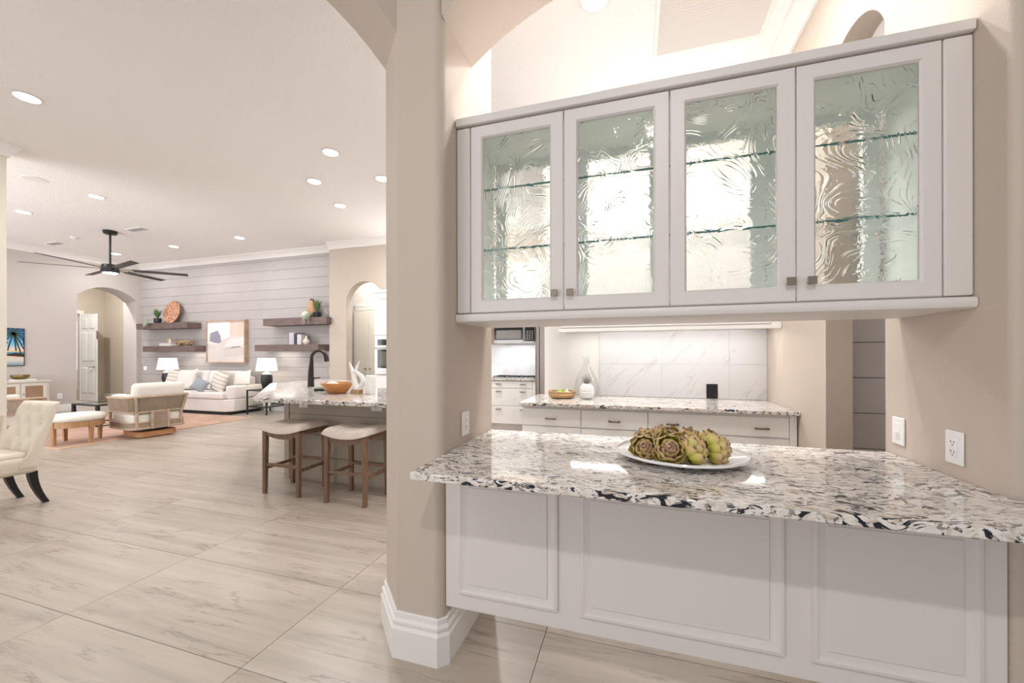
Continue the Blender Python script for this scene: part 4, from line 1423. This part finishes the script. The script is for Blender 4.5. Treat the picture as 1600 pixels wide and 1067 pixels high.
# ------------------------------------------------------------------ rug, coffee table, ottoman
rg = thing('area_rug', 'large terracotta rug under the seating group', 'rug', (-10.0, 5.0, 0))
part('pile', MB().box(-12.1, -7.93, 3.51, 6.45, 0, .012), M['rug'], rg, w=True)
part('binding', MB().box(-12.13, -7.90, 3.48, 3.51, 0, .013).box(-12.13, -7.90, 6.45, 6.48, 0, .013).box(-12.13, -12.1, 3.51, 6.45, 0, .013).box(-7.93, -7.90, 3.51, 6.45, 0, .013), M['rug_edge'], rg, w=True)
RZ = .0125
cf = thing('coffee_table', 'glass topped coffee table with black metal frame on the rug', 'coffee table', (-10.0, 5.3, RZ))
tx0, tx1, ty0, ty1 = -10.42, -9.65, 4.75, 5.95
part('glass_top', MB().box(tx0 + .004, tx1 - .004, ty0 + .004, ty1 - .004, .43, .442), M['glass_shelf'], cf, w=True)
fm = MB().box(tx0, tx1, ty0, ty0 + .03, .40, .43).box(tx0, tx1, ty1 - .03, ty1, .40, .43).box(tx0, tx0 + .03, ty0 + .03, ty1 - .03, .40, .43).box(tx1 - .03, tx1, ty0 + .03, ty1 - .03, .40, .43)
part('top_frame', fm, M['black'], cf, w=True)
for x in (tx0 + .025, tx1 - .025):
    for y in (ty0 + .025, ty1 - .025):
        part('leg', MB().box(x - .025, x + .025, y - .025, y + .025, RZ, .40), M['black'], cf, w=True)
fm = MB().box(tx1 - .02, tx1, ty0 + .05, ty1 - .05, RZ, .03).box(tx0, tx0 + .02, ty0 + .05, ty1 - .05, RZ, .03)
part('foot_rail', fm, M['black'], cf, w=True)
fl_ = thing('flower_garland', 'low garland of white flowers and green leaves on the coffee table', 'flowers', (-9.98, 5.45, .4425))
b = MB()
for k in range(16):
    b.ell((random.uniform(-.22, .24), random.uniform(-.3, .3), random.uniform(.03, .07)), .07, .05, .03, 7, 4)
part('foliage', b, M['leaf_pale'], fl_)
for k in range(9):
    part('blossom', MB().ell((random.uniform(-.2, .24), random.uniform(-.3, .3), random.uniform(.06, .11)), .045, .045, .035, 8, 5), M['white_matt'], fl_)

ot = thing('ottoman', 'round ottoman with pale cushion on a wooden ring base', 'ottoman', (-8.295, 3.857, RZ))
part('cushion', MB().lathe([(0, .345), (.29, .345), (.312, .365), (.316, .40), (.30, .43), (.26, .445), (0, .45)], n=40), M['fabric_white'], ot, smooth=60)
part('ring', MB().lathe([(.265, .255), (.295, .255), (.295, .345), (.265, .345)], n=40), M['teak_light'], ot)
for k in range(4):
    a = k * PI / 2 - PI / 2 + .08
    lx, ly = math.cos(a), math.sin(a)
    part('leg', MB().bar((lx * .285, ly * .285, .345), (lx * .275, ly * .275, 0), .06, .045, up=(lx, ly, 0), w2=.045, d2=.035), M['teak_light'], ot, .004)

# ------------------------------------------------------------------ woven swivel chairs
def make_swivel(label):
    t = thing('woven_armchair', label, 'armchair', (0, 0, 0), 0, 'woven rope armchairs')

    def U(hw, yb, yf, rad, n=8):
        """U shaped plan: right front, round the back, left front"""
        p = [(hw, yf)]
        for k in range(n + 1):
            a = -k / n * PI / 2
            p.append((hw - rad + rad * math.cos(a), yb + rad + rad * math.sin(a)))
        for k in range(n + 1):
            a = -PI / 2 - k / n * PI / 2
            p.append((-hw + rad + rad * math.cos(a), yb + rad + rad * math.sin(a)))
        p.append((-hw, yf))
        return p

    def resample(p, n):
        L = [0]
        for a, b in zip(p, p[1:]):
            L.append(L[-1] + math.dist(a, b))
        out = []
        for k in range(n):
            d = L[-1] * k / (n - 1)
            for i in range(len(p) - 1):
                if d <= L[i + 1] + 1e-9:
                    f = (d - L[i]) / (L[i + 1] - L[i])
                    out.append((p[i][0] + (p[i + 1][0] - p[i][0]) * f, p[i][1] + (p[i + 1][1] - p[i][1]) * f))
                    break
        return out
    top = U(.415, -.40, .35, .14)
    mid = U(.375, -.335, .38, .12)
    low = U(.375, -.335, .36, .12)
    part('swivel_base', MB().prism([(-.27 + .07, -.29), (.27 - .07, -.29), (.27, -.22), (.27, .20), (.20, .27), (-.20, .27), (-.27, .20), (-.27, -.22)], .0, .09), M['teak'], t, .006)
    part('swivel_plate', MB().lathe([(0, .09), (.24, .09), (.24, .135), (0, .135)], n=24), M['black'], t)
    part('top_rim', MB().tube([(x, y, .655 + .06 * max(0, -y - .1)) for x, y in top], .020, 8), M['rim_wood'], t)
    part('middle_rim', MB().tube([(x, y, .42) for x, y in mid], .016, 8), M['rim_wood'], t)
    part('lower_rim', MB().tube([(x, y, .255) for x, y in mid], .014, 8), M['rim_wood'], t)
    part('bottom_rim', MB().tube([(x, y, .155) for x, y in low], .020, 8), M['rim_wood'], t)
    n = 110
    ropes = MB()
    for (a, b) in zip(resample(top, n), resample(mid, n)):
        zt = .655 + .06 * max(0, -a[1] - .1)
        ropes.tube([(a[0], a[1], zt), ((a[0] + b[0]) / 2 * 1.005, (a[1] + b[1]) / 2 * 1.005, (zt + .42) / 2), (b[0], b[1], .42)], .0075, 4, False)
    part('upper_rope_weave', ropes, M['rope'], t, kind='stuff')
    ropes = MB()
    for k in range(6):
        ropes.tube([(x, y, .17 + k * .015) for x, y in low], .0075, 4, False)
    part('lower_rope_weave', ropes, M['rope'], t, kind='stuff')
    posts = [(low[0], mid[0], top[0]), (low[-1], mid[-1], top[-1])]
    for x in (-.30, .30):
        part('post', MB().bar((x, -.33, .155), (x, -.34, .43), .035, .03), M['rim_wood'], t, .004)
        part('upper_post', MB().bar((x * 1.02, -.345, .42), (x * 1.14, -.41, .68), .03, .025), M['rim_wood'], t, .004)
    for x in (-.375, .375):
        part('post', MB().bar((x, .34, .155), (x, .36, .43), .035, .03), M['rim_wood'], t, .004)
    for x in (-.11, .11):
        part('back_post', MB().bar((x, -.352, .135), (x, -.352, .44), .04, .03), M['rim_wood'], t, .004)
    bp_ = MB()
    for k in range(14):
        bp_.tube([(-.09, -.35, .165 + k * .0185), (.09, -.35, .165 + k * .0185)], .0085, 5)
    part('back_weave', bp_, M['rope'], t, kind='stuff')
    part('seat_deck', MB().box(-.34, .34, -.30, .34, .14, .175), M['rim_wood'], t, .01)
    part('seat_cushion', MB().box(-.345, .345, -.31, .38, .20, .40), M['fabric_white'], t, .05, 4)
    part('back_cushion', MB().box(-.35, .35, -.085, .085, 0, .50).tf(Matrix.Translation((0, -.235, .40)) @ Matrix.Rotation(R(9), 4, 'X')), M['fabric_white'], t, .07, 4)
    part('arm_cushion', MB().box(-.24, .24, -.06, .06, 0, .30).tf(Matrix.Translation((-.27, .13, .40)) @ Matrix.Rotation(R(90), 4, 'Z')), M['fabric_white'], t, .05, 4)
    return t


sw = make_swivel('woven armchair seen from behind on a wooden swivel base at the rug edge')
sw.location = (-7.93, 4.60, RZ)
sw.rotation_euler = (0, 0, R(90 - 8))
dup(sw, (-9.62, 3.53, RZ), R(4), 'woven armchair half hidden behind the tufted dining chair')

# ------------------------------------------------------------------ tufted dining chairs
def make_dining(label):
    t = thing('dining_chair', label, 'dining chair', (0, 0, 0), 0, 'tufted dining chairs')
    W2 = .275
    btn = []
    for r_ in range(4):
        for c_ in range(3 if r_ % 2 == 0 else 2):
            btn.append(((c_ - (1 if r_ % 2 == 0 else .5)) * .17, .14 + r_ * .115))

    def prof(v):
        """back centre line: height v 0..1 -> (y, z)"""
        return (.20 + .11 * v + .03 * v * v, .36 + .56 * v)

    def inner(u, v):
        x = (u * 2 - 1) * (W2 - .012 * (1 - v))
        y, z = prof(v)
        d = .062 * (1 - abs(u * 2 - 1) ** 5) * (1 - max(0, v * 2 - 1) ** 8) ** .5
        for bx, bz in btn:
            r2 = ((x - bx) / .062) ** 2 + ((v * .56 - bz) / .062) ** 2
            d -= .042 * math.exp(-r2)
        wing = -.10 * max(0, abs(u * 2 - 1) - .6) / .4 * (1 - v) ** 1.5
        return (x, y - d + wing, z)

    def outer(u, v):
        x = (u * 2 - 1) * (W2 - .012 * (1 - v))
        y, z = prof(v)
        return (x, y + .05 - .035 * abs(u * 2 - 1) ** 4, z)
    b = MB()
    nx, ny = 36, 36
    b.grid(nx, ny, inner)
    b.grid(nx, ny, outer)
    m = (nx + 1) * (ny + 1)
    for j in range(ny):
        for i in (0, nx):
            a = j * (nx + 1) + i
            b.f.append((a, a + nx + 1, m + a + nx + 1, m + a))
    for i in range(nx):
        for j in (0, ny):
            a = j * (nx + 1) + i
            b.f.append((a, a + 1, m + a + 1, m + a))
    part('backrest', b, M['fabric_cream'], t, smooth=70, weld=True)
    for bx, bz in btn:
        v = bz / .56
        y, z = prof(v)
        part('button', MB().ell((bx, y - .018, z), .012, .008, .012, 8, 5), M['fabric_cream'], t)
    part('seat', MB().box(-.255, .255, -.33, .235, .30, .46), M['fabric_cream'], t, .045, 4)
    part('seat_cushion', MB().box(-.235, .235, -.335, .17, .42, .50), M['fabric_cream'], t, .035, 4)
    for sx in (-1, 1):
        rg_ = []
        for k in range(7):
            f = k / 6
            z = .31 - .31 * f
            y = .20 + .09 * f ** 1.8
            s = .028 - .009 * f
            rg_.append([(sx * .20 - s, y - s, z), (sx * .20 + s, y - s, z), (sx * .20 + s, y + s, z), (sx * .20 - s, y + s, z)])
        part('leg', MB().loft(rg_), M['black'], t)
        part('leg', MB().bar((sx * .21, -.28, .31), (sx * .21, -.29, 0), .045, .045, w2=.03, d2=.03), M['black'], t, .003)
    return t


dch = make_dining('cream button-tufted dining chair with curved black legs at the left edge')
dch.location = (-5.43, 1.92, 0)
dch.rotation_euler = (0, 0, 0)
dup(dch, (-4.80, 1.395, 0), R(-90), 'second cream dining chair, only its back edge peeking in at the far left')

# ------------------------------------------------------------------ console with cane doors and what is on it
co = thing('sideboard', 'whitewashed sideboard with brown cane doors on the far left wall', 'sideboard', (-13.1, 4.9, 0))
part('body', MB().box(-13.31, -12.92, 4.2, 5.52, .06, .76), M['console'], co, .004, w=True)
part('top', MB().box(-13.32, -12.89, 4.18, 5.54, .76, .80), M['console'], co, .004, w=True)
part('foot', MB().box(-13.28, -12.95, 4.24, 5.48, 0, .06), M['console'], co, w=True)
for ya, yb in ((4.24, 4.64), (4.66, 5.06), (5.08, 5.48)):
    fr_ = frame(ya, yb, -.02, 0, .10, .74, .055, .055)
    fr_.v = [(-12.92 - y, x, z) for x, y, z in fr_.v]
    d = part('door', fr_, M['console'], co, smooth=20, w=True)
    part('cane_panel', MB().box(-12.92, -12.908, ya + .05, yb - .05, .15, .69), M['cane'], d, w=True)
    part('knob', MB().ell((-12.89, ya + .028, .5), .012, .012, .012, 8, 5), M['brass'], d, w=True)
t = thing('book', 'white book lying on the sideboard under the brass bowl', 'book', (-13.08, 5.17, .80))
part('cover', MB().box(-.12, .12, -.17, .17, 0, .03), M['white_matt'], t, .003)
part('pages', MB().box(-.115, .122, -.165, .165, .005, .025), M['paper'], t)
t = thing('brass_bowl', 'oval dark brass bowl on the white book on the sideboard', 'bowl', (-13.08, 5.13, .83))
part('shell', MB().lathe([(0, 0), (.06, 0), (.10, .03), (.12, .07), (.115, .095), (.10, .10), (.105, .07), (.08, .03), (0, .015)], n=28, sy=1.25), M['brass'], t)

# palm print on the left wall
pt = thing('palm_picture', 'blue sunset beach picture with palm trees on the left wall', 'picture', (-13.32, 4.9, 1.14))
px0, px1, pz0, pz1 = 4.62, 5.275, 1.14, 1.965


def sunset_material():
    m = bpy.data.materials.new('beach_print')
    m.use_nodes = True
    nt = m.node_tree
    b = nt.nodes['Principled BSDF']
    b.inputs['Roughness'].default_value = .3
    tc = N(nt, 'ShaderNodeTexCoord')
    s = N(nt, 'ShaderNodeSeparateXYZ')
    nt.links.new(tc.outputs['Generated'], s.inputs[0])
    r = ramp(nt, [(.0, (.18, .27, .33)), (.14, (.60, .60, .56)), (.24, (.66, .52, .40)), (.30, (.05, .20, .32)), (.36, (.06, .30, .46)), (.37, (.70, .52, .36)), (.44, (.75, .63, .50)), (.56, (.22, .50, .75)), (.8, (.03, .27, .62)), (1.0, (.02, .12, .36))])
    nt.links.new(s.outputs[2], r.inputs['Fac'])
    nt.links.new(r.outputs['Color'], b.inputs['Base Color'])
    return m


part('print', MB().box(-13.33, -13.305, px0, px1, pz0, pz1), sunset_material(), pt, w=True)
part('border', MB().box(-13.33, -13.30, px1, px1 + .012, pz0 - .012, pz1 + .012).box(-13.33, -13.30, px0, px1, pz0 - .012, pz0).box(-13.33, -13.30, px0, px1, pz1, pz1 + .012), M['black'], pt, w=True)
mpalm = mat('palm_silhouette', (.035, .025, .015), .5)
mfrond = mat('palm_frond', (.02, .05, .015), .5)


def frond(cy, cz, n, L, a0, a1):
    b = MB()
    for k in range(n):
        a = a0 + (a1 - a0) * k / (n - 1)
        pts = [(cy + L * f * math.cos(a), cz + L * f * math.sin(a) - .12 * f * f) for f in (0, .35, .7, 1)]
        pts = [(min(max(y, px0), px1), min(max(z, pz0), pz1)) for y, z in pts]
        for (ya, za), (yb, zb) in zip(pts, pts[1:]):
            if math.dist((ya, za), (yb, zb)) > .005:
                b.bar((-13.3035, ya, za), (-13.3035, yb, zb), .022, .002, up=(1, 0, 0))
    return b


part('palm_crown', frond(5.12, 1.86, 14, .28, R(-10), R(330)), mfrond, pt, w=True)
part('palm_crown', frond(4.80, 1.80, 12, .24, R(-10), R(330)), mfrond, pt, w=True)
tr = MB()
pts = [(5.24, 1.36), (5.21, 1.50), (5.17, 1.65), (5.13, 1.86)]
for (ya, za), (yb, zb) in zip(pts, pts[1:]):
    tr.bar((-13.3035, ya, za), (-13.3035, yb, zb), .022, .002, up=(1, 0, 0))
part('palm_trunk', tr, mpalm, pt, w=True)
part('headland', MB().add([(-13.3045, 4.95, 1.37), (-13.3045, 5.275, 1.33), (-13.3045, 5.275, 1.40), (-13.3045, 5.15, 1.425), (-13.302, 4.95, 1.37), (-13.302, 5.275, 1.33), (-13.302, 5.275, 1.40), (-13.302, 5.15, 1.425)], [(0, 1, 2, 3), (4, 7, 6, 5), (0, 4, 5, 1), (1, 5, 6, 2), (2, 6, 7, 3), (3, 7, 4, 0)]), mpalm, pt, w=True)

# ------------------------------------------------------------------ ceiling fan
cfan = thing('ceiling_fan', 'six-bladed black ceiling fan with lit centre in the living room', 'ceiling fan', (-10.2, 5.235, CEIL))
part('canopy', MB().lathe([(0, 0), (.11, 0), (.11, -.05), (.09, -.07), (0, -.07)], n=24), M['black'], cfan)
part('rod', MB().tube([(0, 0, -.06), (0, 0, -.72)], .018, 10), M['black'], cfan)
part('motor_housing', MB().lathe([(0, -.68), (.12, -.69), (.135, -.72), (.135, -.75), (.14, -.77), (.14, -.84), (.125, -.855), (0, -.855)], n=28), M['black'], cfan)
part('light_lens', MB().lathe([(0, -.855), (.115, -.855), (.10, -.868), (0, -.87)], n=24), M['lens'], cfan)
for k in range(6):
    a = R(-132 + 60 * k)
    ca, sa = math.cos(a), math.sin(a)
    br = MB().bar((.12 * ca, .12 * sa, -.775), (.36 * ca, .36 * sa, -.775), .06, .012)
    bl = MB().bar((.34 * ca, .34 * sa, -.775), (1.24 * ca, 1.24 * sa, -.775), .13, .012, up=(-sa * .18, ca * .18, 1))
    bo = part('blade', bl, mat('charcoal_blade', (.045, .04, .038), .4) if k == 0 else bpy.data.materials['charcoal_blade'], cfan, .003)
    part('bracket', br, M['nickel'], bo)

# ------------------------------------------------------------------ recessed lights and other ceiling fittings
LIGHTS = [(-5.69, 2.28, 'recessed ceiling light nearest the left edge, over the dining side'),
          (-8.19, 4.03, 'recessed ceiling light above the ottoman, between the speaker and the fan'),
          (-10.30, 4.08, 'recessed ceiling light at the far left, in front of the fan'),
          (-3.62, 4.03, 'largest recessed ceiling light of the cluster over the island'),
          (-4.45, 4.63, 'recessed ceiling light left in the cluster over the island'),
          (-3.45, 4.85, 'recessed ceiling light over the island, against the pier edge'),
          (-4.75, 5.51, 'farthest recessed ceiling light of the cluster over the island'),
          (-8.12, 6.37, 'recessed ceiling light above the right wall shelves'),
          (-10.23, 6.42, 'recessed ceiling light above the abstract painting'),
          (-12.34, 6.45, 'recessed ceiling light just right of the fan rod'),
          (-.26, 2.86, 'recessed ceiling light over the near kitchen behind the bar arch')]
ringm = MB().lathe([(.088, -.001), (.112, -.001), (.114, -.006), (.091, -.010), (.086, -.004)], n=32).mesh('trim_ring', M['trim'], 40)
lensm = MB().lathe([(0, -.003), (.087, -.003), (.087, -.005), (0, -.005)], n=24).mesh('lens', M['lens'], 0)


def downlight(x, y, label, power=DOWNLIGHT_W):
    t = thing('recessed_light', label, 'ceiling light', (x, y, CEIL), 0, 'recessed ceiling lights')
    for nm, me in (('trim_ring', ringm), ('lens', lensm)):
        o = bpy.data.objects.new(nm, me)
        COL.objects.link(o)
        o.parent = t
    l = area('downlight', (0, 0, -.012), (0, 0, 0), .14, .14, power, (1, .985, .965), 'DISK', t)
    return t


for x, y, lb in LIGHTS:
    downlight(x, y, lb, 26 if y < 3 and x > -1 else DOWNLIGHT_W)
# first lamp inferred from the counter shadow; the rest unseen, added to brighten rooms
for x, y, p in ((.3, -1.35, 40), (-2.6, -1.3, 12), (.55, 2.45, 14), (-.45, 2.45, 16), (-14.3, 6.5, 60), (-5.6, 7.75, 42), (2.2, 2.7, 22), (-17.0, 7.3, 60), (-2.4, 5.9, 50), (-6.4, 4.05, 12)):
    area('downlight', (x, y, CEIL - .012), (0, 0, 0), .14, .14, p, (1, .985, .965), 'DISK')


def vent(x, y, label, wd=.46, dp=.16, rz=0.0):
    t = thing('ceiling_vent', label, 'vent', (x, y, CEIL), rz)
    fm_ = MB().box(-wd / 2, wd / 2, -dp / 2, -dp / 2 + .02, -.012, 0).box(-wd / 2, wd / 2, dp / 2 - .02, dp / 2, -.012, 0).box(-wd / 2, -wd / 2 + .02, -dp / 2 + .02, dp / 2 - .02, -.012, 0).box(wd / 2 - .02, wd / 2, -dp / 2 + .02, dp / 2 - .02, -.012, 0)
    part('frame', fm_, M['trim'], t)
    for k in range(4):
        y_ = -dp / 2 + .035 + k * (dp - .07) / 3
        part('slat', MB().bar((-wd / 2 + .02, y_, -.006), (wd / 2 - .02, y_, -.006), .03, .003, up=(0, .6, .8)), M['vent'], t)
    return t


vent(-9.54, 5.32, 'grey slatted vent in the ceiling right of the fan rod')
vent(-12.49, 5.43, 'grey slatted vent in the ceiling left of the fan rod')
t = thing('ceiling_speaker', 'round flush grey speaker in the ceiling at the upper left', 'speaker', (-8.23, 3.375, CEIL))
part('grille', MB().lathe([(0, -.006), (.115, -.006), (.115, 0), (0, 0)], n=36), M['speaker'], t)
part('rim', MB().lathe([(.115, -.007), (.125, -.007), (.125, 0), (.115, 0)], n=36), M['trim'], t)
t = thing('smoke_detector', 'small white smoke detector in the ceiling beside the fan', 'smoke detector', (-11.49, 5.29, CEIL))
part('body', MB().lathe([(0, -.03), (.05, -.03), (.065, -.015), (.065, 0), (0, 0)], n=24), M['trim'], t)
part('cap', MB().lathe([(0, -.036), (.025, -.036), (.03, -.03), (0, -.03)], n=20), M['trim'], t)
gr = thing('return_air_grille', 'large white slatted return air grille in the near kitchen ceiling', 'vent', (.57, 3.1, CEIL))
gx0, gx1, gy0, gy1 = .163, .98, 2.62, 3.58
fm_ = MB().box(gx0, gx1, gy0, gy0 + .045, CEIL - .016, CEIL).box(gx0, gx1, gy1 - .045, gy1, CEIL - .016, CEIL).box(gx0, gx0 + .03, gy0 + .045, gy1 - .045, CEIL - .016, CEIL).box(gx1 - .03, gx1, gy0 + .045, gy1 - .045, CEIL - .016, CEIL)
part('frame', fm_, M['trim'], gr, .003, w=True)
lv = MB()
for k in range(31):
    y = gy0 + .05 + k * (gy1 - gy0 - .10) / 30
    lv.bar((gx0 + .03, y, CEIL - .011), (gx1 - .03, y, CEIL - .011), .018, .002, up=(0, .6, .8))
part('louvers', lv, M['trim'], gr, w=True, kind='stuff')
